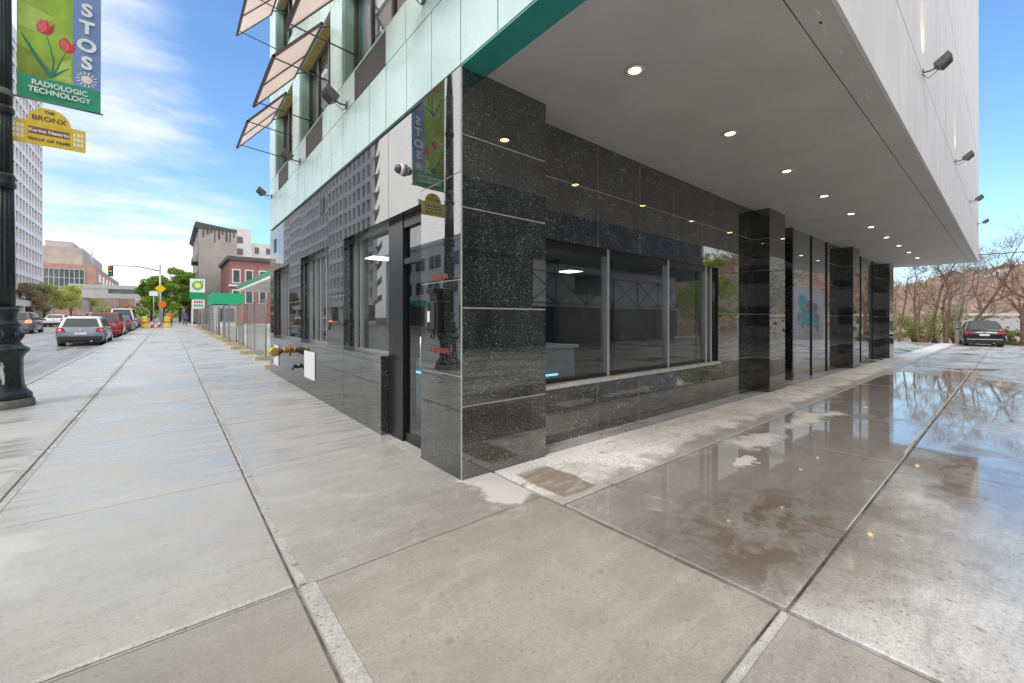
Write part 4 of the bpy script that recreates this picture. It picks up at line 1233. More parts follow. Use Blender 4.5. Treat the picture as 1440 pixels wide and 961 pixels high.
# ------------------------------------------------------------------ cars
def make_car(name, style, paint, label, group, loc, head, cat='car', brake=False, light_roof=False):
    """x forward, origin under the middle of the car"""
    P = dict(wagon=dict(L=4.5, W=1.76, Hh=1.47, belt=.90, rb=-2.10, rt=-1.78, ft=.55, fb=1.25, hood=.80, boot=.93),
             hatch=dict(L=4.1, W=1.74, Hh=1.44, belt=.92, rb=-1.98, rt=-1.35, ft=.45, fb=1.2, hood=.82, boot=.95),
             suv=dict(L=4.6, W=1.85, Hh=1.70, belt=1.05, rb=-2.18, rt=-1.90, ft=.55, fb=1.2, hood=.98, boot=1.08),
             sedan=dict(L=4.7, W=1.80, Hh=1.45, belt=.93, rb=-1.75, rt=-.95, ft=.5, fb=1.25, hood=.84, boot=1.0),
             crossover=dict(L=4.2, W=1.76, Hh=1.64, belt=1.03, rb=-2.02, rt=-1.55, ft=.45, fb=1.2, hood=.95, boot=1.06),
             van=dict(L=5.2, W=1.95, Hh=2.1, belt=1.15, rb=-2.55, rt=-2.45, ft=1.2, fb=1.8, hood=1.05, boot=1.15))[style]
    t = thing(name, loc, label, cat, group, head)
    L, w, Hh, bt = P['L'], P['W'] / 2, P['Hh'], P['belt']
    b = MB()
    st = [(-L / 2, .78, P['boot'] - .30), (-L / 2 + .05, .93, P['boot'] - .05), (-L / 2 + .22, .98, P['boot']), (P['rb'], .99, P['boot']), (-.6, 1.0, bt), (.6, 1.0, bt - .01), (P['fb'], .99, (bt + P['hood']) / 2 + .04), (L / 2 - .55, .96, P['hood']), (L / 2 - .14, .88, P['hood'] - .12), (L / 2, .74, P['hood'] - .30)]
    rings = []
    for i, (x, ws, zt) in enumerate(st):
        ww = w * ws; zb = .20 if 0 < i < len(st) - 1 else .36
        half = [(0, zb), (ww * .86, zb), (ww * .97, zb + .10), (ww, zb + (zt - zb) * .45), (ww * .985, zb + (zt - zb) * .78), (ww * .93, zt - .03), (ww * .86, zt), (0, zt + .015)]
        ring = [(x, y, z) for y, z in half] + [(x, -y, z) for y, z in reversed(half[1:-1])]
        k = len(b.v); b.v += [Vector(p) for p in ring]; rings.append(k)
    n = 14
    for i in range(len(rings) - 1):
        for j in range(n):
            b.f.append((rings[i] + j, rings[i] + (j + 1) % n, rings[i + 1] + (j + 1) % n, rings[i + 1] + j)); b.mi.append(0); b.sm.append(True)
    b.f.append(tuple(rings[0] + j for j in range(n))); b.mi.append(0); b.sm.append(True)
    b.f.append(tuple(rings[-1] + j for j in range(n))); b.mi.append(0); b.sm.append(True)
    # greenhouse
    nlow = len(b.f)
    wb, wr = w * .90, w * .70
    def gh(x, y, z): return Vector((x, y, z))
    zr = Hh
    low = [(P['rb'], wb), (P['fb'], wb)]
    top = [(P['rt'], wr), (P['ft'], wr)]
    sec = [(P['rb'], P['boot'] - .02, wb, P['boot'] - .02, wb), ]
    gxs = [(P['rb'], 0.0), (P['rt'], 1.0), ((P['rt'] + P['ft']) / 2, 1.03), (P['ft'], 1.0), (P['fb'], 0.0)]
    rr = []
    for x, tt in gxs:
        z0 = bt - .04
        zt = z0 + .06 + (zr - z0 - .06) * tt; y0 = wb; y1 = wb + (wr - wb) * tt
        half = [(0, z0), (y0, z0), (y1 + (.02 if tt else 0), zt - .07 * tt), (y1 - .10 * tt, zt), (0, zt + .015 * tt)]
        ring = [(x, y, z) for y, z in half] + [(x, -y, z) for y, z in reversed(half[1:-1])]
        k = len(b.v); b.v += [Vector(p) for p in ring]; rr.append(k)
    n = 8
    for i in range(len(rr) - 1):
        for j in range(n):
            b.f.append((rr[i] + j, rr[i] + (j + 1) % n, rr[i + 1] + (j + 1) % n, rr[i + 1] + j)); b.mi.append(0); b.sm.append(True)
    for k in (rr[0], rr[-1]): b.f.append(tuple(k + j for j in range(n))); b.mi.append(0); b.sm.append(False)
    if light_roof: b.mi[nlow:] = [1] * (len(b.f) - nlow)
    b.build('body', [paint, 'paint_white'], t, org=(0, 0, 0))
    if light_roof:
        b = MB(); b.hexa([(P['rt'] + .02, -wr + .1, zr - .0), (P['ft'] - .05, -wr + .1, zr), (P['ft'] - .05, wr - .1, zr), (P['rt'] + .02, wr - .1, zr), (P['rt'] + .1, -wr + .14, zr + .025), (P['ft'] - .15, -wr + .14, zr + .03), (P['ft'] - .15, wr - .14, zr + .03), (P['rt'] + .1, wr - .14, zr + .025)])
        b.build('roof', 'white_enamel', t, org=(0, 0, 0))
    # glass: rear, front, sides
    def slab(name, q, m, th=.012):
        b = MB(); q = [Vector(p) for p in q]; nr = (q[1] - q[0]).cross(q[3] - q[0]).normalized() * th
        b.hexa([p - nr for p in q] + [p + nr for p in q]); return b.build(name, m, t, org=(0, 0, 0))
    z0 = P['boot'] + .03; z1 = zr - .09
    fr = lambda z: (z - (bt - .04) - .06) / (zr - (bt - .04) - .06)
    def rx(z): return P['rb'] + (P['rt'] - P['rb']) * max(0, fr(z)) - .012
    def fx(z): return P['fb'] + (P['ft'] - P['fb']) * max(0, fr(z)) + .012
    def sy(z): return wb + (wr - wb) * max(0, fr(z)) + .008
    slab('rear_window', [(rx(z0), sy(z0) - .13, z0), (rx(z0), -sy(z0) + .13, z0), (rx(z1), -sy(z1) + .12, z1), (rx(z1), sy(z1) - .12, z1)], 'car_glass')
    slab('windscreen', [(fx(z0), sy(z0) - .12, z0), (fx(z0), -sy(z0) + .12, z0), (fx(z1), -sy(z1) + .12, z1), (fx(z1), sy(z1) - .12, z1)], 'car_glass')
    for s in (1, -1):
        xa, xb, xm_ = rx(z0) + .28, fx(z0) - .30, -.05
        xa1, xb1 = rx(z1) + .22, fx(z1) - .1
        zq0 = bt + .04
        for (a, c, a1, c1) in ((xa, xm_ - .05, xa1, xm_ - .05), (xm_ + .05, xb, xm_ + .05, xb1)):
            slab('side_window', [(a, s * (sy(zq0) + .012), zq0), (c, s * (sy(zq0) + .012), zq0), (c1, s * (sy(z1) + .012), z1), (a1, s * (sy(z1) + .012), z1)], 'car_glass')
        slab('tail_light', [(-L / 2 + .015, s * w * .60, .70 + (bt - .9)), (-L / 2 + .10, s * w * .97, .70 + (bt - .9)), (-L / 2 + .17, s * w * .94, .93 + (bt - .9)), (-L / 2 + .03, s * w * .66, .90 + (bt - .9))], 'brake_red' if brake else 'tail_red', .05)
        b = MB(); b.box((.85, s * (w + .02), bt - .0), (1.0, s * (w + .19), bt + .14)); b.build('mirror', paint, t, org=(0, 0, 0), bevel=.03)
        for xw in (-L / 2 + .85, L / 2 - .88):
            b = MB(); b.tube([(xw, s * (w - .20), .315), (xw, s * (w - .005), .315)], [.315, .30], 20); wh = b.build('wheel', 'tyre', t, org=(0, 0, 0))
            b = MB(); b.tube([(xw, s * (w - .02), .315), (xw, s * (w + .004), .315)], [.20, .19], 16)
            b.build('rim', 'rim', wh, org=(0, 0, 0))
            b = MB(); b.tube([(xw, s * (w - .25), .33), (xw, s * (w - .012), .33)], .385, 20); b.build('wheel_arch', 'plastic_dark', t, org=(0, 0, 0))
    slab('plate', [(-L / 2 - .0, .22, .56 + (bt - .9)), (-L / 2 - .0, -.22, .56 + (bt - .9)), (-L / 2 + .0, -.22, .69 + (bt - .9)), (-L / 2 + .0, .22, .69 + (bt - .9))], 'plate', .016)
    b = MB(); b.box((-L / 2 - .05, -w * .9, .26), (-L / 2 + .12, w * .9, .50)); b.build('bumper', paint if style in ('hatch', 'suv', 'crossover') else 'plastic_dark', t, org=(0, 0, 0), bevel=.045)
    b = MB(); b.box((-L / 2 + .0, -w * .8, .17), (-L / 2 + .3, w * .8, .275)); b.build('underbody', 'plastic_dark', t, org=(0, 0, 0))
    b = MB(); b.tube([(-L / 2 - .06, -w * .45, .24), (-L / 2 + .2, -w * .45, .24)], .035, 8); b.build('exhaust', 'chrome', t, org=(0, 0, 0))
    b = MB(); b.tube([(-L / 2 + .005, 0, .84 + (bt - .92)), (-L / 2 - .012, 0, .84 + (bt - .92))], .055, 14); b.build('badge', 'chrome', t, org=(0, 0, 0))
    return t


GC = 'cars parked along the kerb'
zr_ = lambda y: zs(y) - .155
def street_car(style, paint, label, y_rear, x, group=GC, name='parked_car', **k):
    L = dict(wagon=4.5, hatch=4.1, suv=4.6, sedan=4.7, van=5.2)[style]
    return make_car(name, style, paint, label, group, (x, y_rear + L / 2, zr_(y_rear + 1)), R(90), **k)
street_car('wagon', 'paint_silver', 'grey blue station wagon with white roof and pillars, nearest of the cars along the kerb', 29.8, -3.42, light_roof=True)
street_car('suv', 'paint_red', 'dark red car parked just ahead of the nearest station wagon', 38.8, -3.4)
street_car('sedan', 'paint_violet', 'dark violet car parked ahead of the dark red one', 47.5, -3.3)
street_car('van', 'paint_white', 'white van parked ahead of the dark violet car', 54.5, -3.5, cat='van', name='parked_van')
street_car('sedan', 'paint_blue', 'dark blue car farthest up the kerb beyond the white van', 64, -3.4)
GT = 'cars on the far side of the road'
street_car('suv', 'paint_grey', 'dark grey car with its red brake light on beside the lamp post', 49.0, -9.2, group=GT, name='car', brake=True)
street_car('sedan', 'paint_white', 'white car on the road beyond the nearest parked station wagon', 70, -10.2, group=GT, name='car')
street_car('sedan', 'paint_red', 'red car in the far lane behind the white one', 88, -10.4, group=GT, name='car')
street_car('suv', 'paint_white', 'white tall car farther up the far lane ahead of the red one', 102, -10.6, group=GT, name='car')

# ------------------------------------------------------------------ buildings up the street
def linked(name, me, parent, loc=(0, 0, 0)):
    o = bpy.data.objects.new(name, me); COL.objects.link(o); o.parent = parent; o.location = loc; return o


# white tower on the far side
TX, TY0, TY1, TD, TH = -22.2, 69., 141., 22., 54.5
TW = thing('tower', (TX - 11, 105, zs(105)), 'tall white apartment tower with a regular grid of windows behind the lamp post', 'tower')
# plan: street front from TY0 to TY1, the near end slants back
YB = 112.
b = MB(); b.prism([(TX - .5, TY0 + .6), (TX - .5, TY1), (TX - 15, TY1), (TX - 15, YB)], 'z', -.5, TH); b.build('core', 'pane_dark', TW)
fl = 3.0; nf = 17; z00 = 4.6
ny = 30; dy = (TY1 - TY0) / ny
def endp(t): return (TX - .3 - 14.7 * t, TY0 + .1 + (YB - TY0 - .1) * t)
b = MB()
for k in range(nf + 1):
    z = z00 + k * fl
    b.box((TX - .6, TY0 - .0, z - .55), (TX, TY1 + .1, z + .35))
    b.box((TX - 15, TY1 - .2, z - .5), (TX - .6, TY1 + .05, z + .3))
for k in range(ny + 1):
    y = TY0 + .3 + k * (TY1 - TY0 - .3) / ny
    b.box((TX - .6, y - .42, z00), (TX - .04, y + .42, TH))
for k in range(5):
    x = TX - .6 - k * 3.4
    b.box((x - .5, TY1 - .2, z00), (x + .5, TY1 + .06, TH))
b.prism([(TX + .1, TY0 - .1), (TX + .1, TY1 + .1), (TX - 15.1, TY1 + .1), (TX - 15.1, YB)], 'z', TH - 1.2, TH + .6)
b.build('facade_grid', 'tower_white', TW)
b = MB()
for k in range(nf):
    z = z00 + k * fl
    (xa, ya_), (xb, yb2) = endp(0), endp(.5)
    b.prism([(xa + .2, ya_ + .5), (xa - .3, ya_ - 2.2), (xb, yb2 - 1.0), (xb, yb2 + .5)], 'z', z, z + .25)
    b.prism([(xa - .3, ya_ - 2.2), (xb, yb2 - 1.0), (xb, yb2 - .9), (xa - .3, ya_ - 2.1)], 'z', z + .25, z + 1.1)
b.build('balconies', 'stucco_grey', TW)['kind'] = 'stuff'
wm = MB(); wm.box((TX - .35, -dy / 2 + .45, .38), (TX - .30, dy / 2 - .45, fl - .58)); wm.box((TX - .31, -.03, .38), (TX - .26, .03, fl - .58))
wme = wm.mesh('window', ['pane_dark'], (0, 0, 0))
lo = wloc(TW)
cnt = 0; rest = MB()
for iy in range(ny - 1, -1, -1):
    for k in range(nf):
        y = TY0 + (iy + .5) * dy; z = z00 + k * fl
        if cnt < 100: linked('window', wme, TW, Vector((0, y, z)) - lo); cnt += 1
        else: rest.box((TX - .35, y - dy / 2 + .45, z + .38), (TX - .30, y + dy / 2 - .45, z + fl - .58))
rest.build('windows', 'pane_dark', TW)['kind'] = 'stuff'
b = MB(); b.box((TX - .4, TY0, .6), (TX + 1.6, TY1 + .5, 1.2)); b.box((TX - .2, TY0, 3.9), (TX + 1.7, TY1 + .6, 5.0))
for k in range(10): b.box((TX + 1.0, TY0 + 4 + k * 7.2, .6), (TX + 1.6, TY0 + 4.8 + k * 7.2, 3.95))
b.build('podium', 'stucco_white', TW)

# long low building across the street (seen in the polished granite and the shop windows)
LB = thing('low_building', (-28, 40, 0), 'long low pale grey commercial building across the road, mirrored in the polished front', 'building')
b = MB(); b.box((-40, 14, -.5), (-22.3, 64, 11.2)); b.box((-40, 13.9, 11.2), (-22.1, 64.1, 11.7)); b.build('wall', 'stucco_white', LB)
wm = MB(); wm.box((-.04, -1.5, 0), (.05, 1.5, 1.7)); wme2 = wm.mesh('window', ['pane_dark'], (0, 0, 0))
wm = MB(); wm.box((-.02, -1.7, -.15), (.12, 1.7, 0)); wm.box((-.02, -.05, 0), (.09, .05, 1.7)); wme3 = wm.mesh('window_frame', ['stucco_white'], (0, 0, 0))
for k in range(11):
    for z in (4.8, 8.1):
        o = linked('window', wme2, LB, Vector((-22.3, 17.5 + k * 4.3, z)) - wloc(LB)); linked('window_frame', wme3, o)
for k in range(7):
    b = MB(); y = 16 + k * 6.8
    b.box((-22.3, y, .3), (-22.22, y + 5, 3.2)); b.build('shopfront', 'pane_dark', LB)
    b = MB(); b.box((-22.3, y - .3, 3.25), (-22.1, y + 5.3, 4.1)); b.build('shop_fascia', ['sign_white', 'red_paint', 'awning_green'][k % 3], LB)
TB = thing('corner_block', (-28, 0, 0), 'plain grey block across the road opposite the driveway, seen only in reflections', 'building')
b = MB(); b.box((-40, -46, -.5), (-22.4, 9, 15)); b.build('wall', 'stucco_grey', TB)
for k in range(11):
    for z in (1, 4.8, 8.4, 11.6): linked('window', wme2, TB, Vector((-22.4, -42 + k * 4.8, z)) - wloc(TB))

# pink brick building with a glass wall at the bend
PB = thing('brick_building', (-26, 240, 2.6), 'wide pinkish brick building with a tall glass wall, farthest up the road on the left', 'building')
b = MB(); b.box((-33, 200, 0), (-19.3, 202, 19.8)); b.box((-34, 202, 0), (-19.3, 285, 19.7)); b.box((-20, 285, 0), (-15.5, 330, 18)); b.build('wall', 'brick_pink', PB)
b = MB(); b.box((-31.3, 199.75, 6.5), (-22.0, 199.95, 18.2))
b.build('glass_wall', 'facade_glass', PB)
b = MB()
for k in range(9): b.box((-31.3 + k * 1.16 - .06, 199.6, 6.5), (-31.3 + k * 1.16 + .06, 199.74, 18.2))
for k in range(5): b.box((-31.3, 199.62, 6.5 + k * 2.9 - .06), (-22.0, 199.76, 6.5 + k * 2.9 + .06))
b.build('glazing_bars', 'stucco_white', PB)
for k in range(7):
    b = MB(); b.box((-19.28, 206 + k * 11, 14.6), (-19.2, 213 + k * 11, 17.4)); b.build('window', 'pane_dark', PB)
b = MB(); b.box((-35, 205, 19.7), (-23, 260, 26)); b.box((-32.5, 210, 26), (-26, 230, 28.5)); b.build('rooftop_plant', 'stucco_grey', PB)
b = MB()
for x in (-24.2, -21.5): b.tube([(x, 212, 19.7), (x, 212, 28.5)], .35, 8)
b.build('chimney', 'stucco_white', PB)
DB = thing('distant_building', (5, 340, 2.8), 'long low beige building closing the view at the end of the street', 'building')
b = MB(); b.box((-25, 335, -1), (40, 350, 13)); b.build('wall', 'stucco_grey', DB)
for k in range(16):
    for z in (5.5, 9.2):
        b = MB(); b.box((-23 + k * 3.9, 334.9, z), (-21 + k * 3.9, 335.2, z + 2)); b.build('window', 'pane_dark', DB)
BR = thing('footbridge', (-8, 152, 1.6), 'white covered footbridge with a dark window band crossing the road', 'footbridge')
b = MB(); b.box((-17, 150, 6.9), (6, 154, 8.2)); b.box((-17, 150, 9.4), (6, 154, 10.4)); b.box((-17, 150.1, 8.2), (-12.2, 153.9, 9.4)); b.build('deck', 'stucco_white', BR)
b = MB(); b.box((-12.2, 150.2, 8.2), (6, 153.8, 9.4)); b.build('window_band', 'facade_glass', BR)
for x in (-16.4, 5.2):
    b = MB(); b.box((x - .6, 150.5, .8), (x + .6, 153.5, 6.9)); b.build('pier', 'stucco_grey', BR)

# right hand side of the street
GB = thing('apartment_block', (8, 112, 1.1), 'tall grey brown apartment block with a blank side wall and old cornice', 'building')
b = MB(); b.box((4.4, 100, 0), (10.6, 126, 19.0)); b.build('wall', 'stucco_grey', GB)
b = MB(); b.prism([(4.4, 19.0), (10.6, 19.0), (10.6, 19.5), (3.9, 20.3), (3.7, 19.6), (4.1, 19.2)], 'y', 99.9, 126); b.build('cornice', 'roof_dark', GB)
b = MB()
random.seed(9)
for k in range(9):
    x = 5.0 + k * .62; b.box((x, 99.93, 19.0 - random.uniform(.6, 2.6)), (x + random.uniform(.15, .4), 99.99, 19.0))
b.build('tar_streak', 'roof_dark', GB)
for k in range(6):
    for z in (4.2, 7.6, 11, 14.6):
        b = MB(); b.box((4.33, 102 + k * 4, z), (4.41, 103.4 + k * 4, z + 1.9)); b.build('window', 'pane_dark', GB)
for z in (3.8, 8.9, 12.6):
    b = MB(); b.box((3.5, 101.2, z), (4.4, 108, z + .12)); b.box((3.5, 101.2, z + .12), (3.56, 108, z + 1.0)); b.build('fire_escape', 'roof_dark', GB)
WB = thing('white_block', (15, 125, 1.3), 'white stuccoed block with small dark windows behind the red brick house', 'building')
b = MB(); b.box((11.6, 120, 0), (15.7, 140, 23.6)); b.box((15.7, 121, 0), (24, 140, 20.6)); b.box((10.4, 122, 0), (11.6, 140, 18)); b.build('wall', 'stucco_white', WB)
for (x, z, w_) in ((13.0, 20.1, 1.8), (13.0, 17.2, 1.8), (11.2, 15.5, .8), (13.0, 14.2, 1.8), (17.0, 18.0, .9), (17.0, 15, .9), (19.5, 18, .9), (19.5, 15, .9)):
    b = MB(); b.box((x - w_ / 2, 119.9 if x < 15.7 and x > 11.6 else 120.9 if x > 15 else 121.9, z), (x + w_ / 2, 122.2, z + 1.5)); b.build('window', 'pane_dark', WB)
RB = thing('brick_house', (11, 88, .95), 'dark red brick house with a projecting cornice and white framed windows', 'house')
b = MB(); b.box((7.7, 82, 0), (17, 97, 11.3)); b.build('wall', 'brick_red', RB)
b = MB(); b.box((7.3, 81.6, 11.3), (17.3, 97.3, 11.9)); b.build('cornice', 'roof_dark', RB)
for x in (8.6, 10.4, 12.4, 14.4):
    for z in (7.6, 4.2):
        b = MB(); b.box((x - .6, 81.88, z - .15), (x + .6, 82.02, z + 2.2)); fr_ = b.build('window', 'stucco_white', RB)
        b = MB(); b.box((x - .42, 81.82, z + .05), (x + .42, 81.90, z + 2.0)); b.build('pane', 'pane_dark', fr_)
b = MB(); b.box((7.5, 81.7, 6.9), (17.1, 81.98, 7.2)); b.build('string_course', 'stucco_white', RB)
PK = thing('shop_house', (3.5, 140, 1.5), 'low pinkish house at the end of the pavement beside the trees', 'house')
b = MB(); b.box((3.1, 136, 0), (9, 148, 5.8)); b.build('wall', 'brick_pink', PK)
b = MB(); b.box((3.3, 135.9, 2.4), (4.6, 136.05, 4.2)); b.build('window', 'pane_dark', PK)

# filling station: canopy, kiosk, price sign
CN = thing('station_canopy', (10, 42, zs(42)), 'flat filling station canopy with a green stripe along its edge', 'canopy')
b = MB(); b.box((5.55, 31, 4.42), (15, 52, 4.95)); b.build('deck', 'stucco_white', CN)
b = MB(); b.box((5.50, 30.95, 4.66), (5.548, 52.05, 5.0)); b.box((5.548, 30.94, 4.66), (15, 30.99, 5.0)); b.build('green_fascia', 'sign_green', CN)
for y in (35, 48):
    b = MB(); b.box((9.6, y - .25, 0), (10.1, y + .25, 4.42)); b.build('post', 'stucco_white', CN)
for y in (36.5, 46.5):
    t = thing('fuel_pump', (9.85, y, zs(y)), 'green and white fuel pump under the canopy, ' + ('nearer of the two' if y < 40 else 'farther of the two'), 'fuel pump', 'fuel pumps')
    b = MB(); b.box((9.5, y - .4, 0), (10.2, y + .4, 1.5)); b.build('cabinet', 'sign_white', t, bevel=.03)
    b = MB(); b.box((9.45, y - .42, 1.5), (10.25, y + .42, 1.85)); b.build('header', 'sign_green', t, bevel=.03)
KS = thing('kiosk', (5.6, 63, zs(62)), 'station shop with a bright green fascia and white shopfront', 'kiosk')
b = MB(); b.box((4.2, 61, 0), (7.1, 68, 3.2)); b.build('wall', 'sign_white', KS)
b = MB(); b.box((3.95, 60.7, 3.3), (7.15, 68.2, 4.65)); b.build('fascia', 'awning_green', KS)
b = MB(); b.box((6.4, 60.85, .7), (7.05, 60.99, 3.0)); b.build('orange_panel', 'safety_orange', KS)
b = MB(); b.box((4.6, 60.9, 1.2), (6.2, 60.99, 2.8)); b.build('window', 'pane_dark', KS)
PS = thing('price_sign', (3.05, 71, zs(71)), 'tall white and green filling station sign with a sunflower logo', 'sign')
x0, x1, yb_ = 2.18, 3.84, 71
z71 = zs(71)
b = MB(); b.box((x0, yb_, 5.15), (x1, yb_ + .35, 7.0)); b.build('logo_board', 'sign_white', PS, bevel=.03)
b = MB(); b.box((x0 - .02, yb_ - .02, 4.25), (x1 + .02, yb_ + .37, 5.14)); b.build('green_board', 'sign_green', PS, bevel=.02)
b = MB(); b.box((x0 + .2, yb_ + .05, 2.9), (x1 - .05, yb_ + .3, 4.22)); b.build('price_board', 'sign_white', PS)
for x in (x0 + .25, x1 - .35):
    b = MB(); b.box((x - .09, yb_ + .08, z71), (x + .09, yb_ + .26, 2.9)); b.build('post', 'sign_white', PS)
xc, zc_ = (x0 + x1) / 2, 6.1
for (rad, m, yo, ph) in ((.66, 'sign_green', -.012, 0), (.54, 'logo_lime', -.024, .2), (.40, 'logo_yellow', -.036, 0), (.22, 'sign_white', -.048, .2)):
    b = MB(); pts = []
    for k in range(36):
        a = 2 * math.pi * k / 36 + ph; r_ = rad * (1 if k % 2 == 0 else .86); pts.append((xc + r_ * math.cos(a), zc_ + r_ * math.sin(a)))
    b.prism(pts, 'y', yb_ + yo, yb_ + yo + .012); b.build('logo', m, PS)
text('logo_letters', 'bp', .42, 'sign_green', PS, Matrix.Translation(Vector((x1 - .33, yb_ - .012, 6.72)) - wloc(PS)) @ Matrix.Rotation(R(90), 4, 'X'))
for z, s in ((3.85, 'tulip_red'), (3.35, 'sign_green')):
    b = MB()
    for k in range(4): b.box((x0 + .45 + k * .26, yb_ + .03, z - .15), (x0 + .61 + k * .26, yb_ + .05, z + .15))
    b.build('price_digits', s, PS)

# chain link fence panels on timber blocks
b = MB()
PL, PH_ = 2.55, 2.0
b.tube([(0, 0, .08), (0, 0, PH_), (0, PL, PH_), (0, PL, .08), (0, 0, .08)], .021, 6)
b.tube([(0, 0, 1.1), (0, PL, 1.1)], .015, 6)
frame_me = b.mesh('fence_frame', 'galvanised', (0, 0, 0))
b = MB(); stp = .085
nn = int((PL + PH_) / stp)
for k in range(1, nn):
    c = k * stp
    for s in (0, 1):
        y0_, z0_ = (max(0, c - PH_), min(PH_, c)); y1_, z1_ = (min(PL, c), max(0, c - PL))
        if s: y0_, y1_ = PL - y0_, PL - y1_
        b.tube([(0, y0_, max(.09, z0_)), (.004 * (1 if s else -1), y1_, max(.09, z1_))], .0019, 3, cap=False)
mesh_me = b.mesh('fence_mesh', 'galvanised', (0, 0, 0), fix=False)
b = MB(); b.box((-.42, -.1, 0), (.36, .12, .13)); block_me = b.mesh('fence_foot', 'timber_block', (0, 0, 0))
fl_ = [('first', 13.2), ('second', 16.1), ('third', 19.0)]
random.seed(4)
nth = ['nearest the granite building', 'second from the granite building', 'third from the granite building', 'fourth from the granite building', 'fifth from the granite building', 'sixth from the granite building']
for k in range(17):
    y = 13.05 + k * 2.78
    if k < 6: lb = 'grey chain link fence panel ' + nth[k]
    elif k < 12: lb = f'grey chain link fence panel in front of the filling station, {["first", "second", "third", "fourth", "fifth", "sixth"][k - 6]} past the nearest six'
    else: lb = f'far grey chain link fence panel before the white and green station sign, {["first", "second", "third", "fourth", "last"][k - 12]} of five'
    t = thing('chain_link_fence', (2.52 + random.uniform(-.04, .04), y, zs(y + 1.3) + .0), lb, 'fence panel', 'chain link fence panels along the pavement', R(random.uniform(-3, 3)))
    linked('frame', frame_me, t); linked('mesh', mesh_me, t)
    t2 = bpy.data.objects.new('timber_block', block_me); COL.objects.link(t2); t2.location = (2.48 + random.uniform(-.1, .1), y + .05, zs(y)); t2.rotation_euler = (0, 0, R(random.uniform(-12, 12)))
    tag(t2, 'pale timber block under ' + lb.replace('grey chain link ', 'the ').replace(' in front of the filling station', ' by the filling station').replace(' before the white and green station sign', ' near the price sign'), 'timber block', 'timber blocks under the fence')

# roadworks and signs
GY = 'yellow bollards by the roadworks'
for (x, y, l) in ((-1.92, 56, 'yellow bollard by the kerb beside the parked cars'), (-.12, 57.5, 'yellow orange bollard standing mid pavement by the orange sign')):
    t = thing('bollard', (x, y, zs(y)), l, 'bollard', GY)
    b = MB(); b.lathe([(.30, 0), (.30, .1), (.25, .12), (.24, 1.0), (.2, 1.15), (.08, 1.2)], seg=16); b.build('sleeve', 'safety_yellow', t, org=(0, 0, 0))
    b = MB(); b.lathe([(.252, .5), (.252, .66)], seg=16); b.build('band', 'safety_orange', t, org=(0, 0, 0))
for k, (x, y) in enumerate(((-1.35, 57.0), (-.8, 57.4))):
    t = thing('traffic_cone', (x, y, zs(y)), 'orange and white traffic cone between the yellow bollards, ' + ('nearer the kerb' if k == 0 else 'nearer the orange sign'), 'cone', 'cones by the roadworks')
    b = MB(); b.box((-.2, -.2, 0), (.2, .2, .04)); b.lathe([(.15, .04), (.04, .75)], seg=14); b.build('body', 'safety_orange', t, org=(0, 0, 0))
    b = MB(); b.lathe([(.112, .32), (.082, .52)], seg=14); b.build('band', 'sign_white', t, org=(0, 0, 0))
def pole_sign(name, loc, h, shape, r, m, label, group=None):
    t = thing(name, loc, label, 'sign', group)
    b = MB(); b.tube([(0, .05, 0), (0, .05, h + r)], .04, 8); b.build('pole', 'steel_grey', t, org=(0, 0, 0))
    b = MB()
    n = {'diamond': 4, 'oct': 8, 'round': 20}.get(shape)
    if n: pts = [(r * math.cos(2 * math.pi * (k + (.5 if shape == 'oct' else 0)) / n), h + r * math.sin(2 * math.pi * (k + (.5 if shape == 'oct' else 0)) / n)) for k in range(n)]
    else: pts = [(-r, h - r * .7), (r, h - r * .7), (r, h + r * .7), (-r, h + r * .7)]
    b.prism(pts, 'y', -.015, .015); b.build('plate', m, t, org=(0, 0, 0)); return t
pole_sign('work_sign', (-.55, 57, zs(57)), 2.45, 'oct', .36, 'safety_orange', 'round orange roadworks sign above the bollards')
pole_sign('warning_sign', (-.75, 62, zs(62)), 4.35, 'diamond', .52, 'safety_yellow', 'yellow diamond warning sign high up near the traffic signal pole')
pole_sign('warning_sign', (-20.0, 138, zs(138)), 4.7, 'diamond', 1.0, 'safety_yellow', 'yellow diamond warning sign on the far left beside the white tower')
pole_sign('street_sign', (-19.8, 166, zs(166)), 6.0, 'rect', 1.3, 'lime_sign', 'lime green rectangular sign among the small trees on the left')
pole_sign('banner_sign', (-19.9, 164, zs(164)), 8.6, 'rect', 1.2, 'sign_white', 'white board high above the lime green sign on the left')
pole_sign('notice_board', (-20.6, 138, zs(138)), 3.5, 'rect', 1.05, 'sign_white', 'white board low beside the left yellow diamond sign')
pole_sign('notice_board', (-19.7, 162, zs(162)), 3.4, 'rect', .9, 'sign_white', 'white board on a pole below the lime green sign')
pole_sign('direction_sign', (-20.4, 128, zs(128)), 5.0, 'rect', 1.0, 'street_green', 'dark green sign board against the tower podium')
pole_sign('regulation_sign', (-1.25, 58, zs(58)), 3.6, 'rect', .36, 'sign_white', 'small white sign left of the orange roadworks sign')
t = thing('traffic_signal', (-.8, 64, zs(64)), 'traffic signal hanging from a long mast arm over the road', 'traffic signal')
b = MB(); b.tube([(0, 0, 0), (0, 0, 7.2)], [.14, .09], 10); b.build('mast', 'steel_grey', t, org=(0, 0, 0))
b = MB(); b.tube([(0, 0, 6.5), (-2, 0, 6.9), (-4.2, 0, 6.8)], [.08, .06, .045], 8); b.build('arm', 'steel_grey', t, org=(0, 0, 0))
b = MB(); b.box((-4.4, -.18, 5.6), (-4.0, .18, 6.75)); hd = b.build('signal_head', 'plastic_dark', t, org=(0, 0, 0), bevel=.03)
for k, (m) in enumerate(('tail_red', 'safety_yellow', 'sign_green')):
    b = MB(); b.tube([(-4.2, -.18, 6.55 - k * .37), (-4.2, -.21, 6.55 - k * .37)], .12, 12); b.build('lens', m, hd, org=(0, 0, 0))
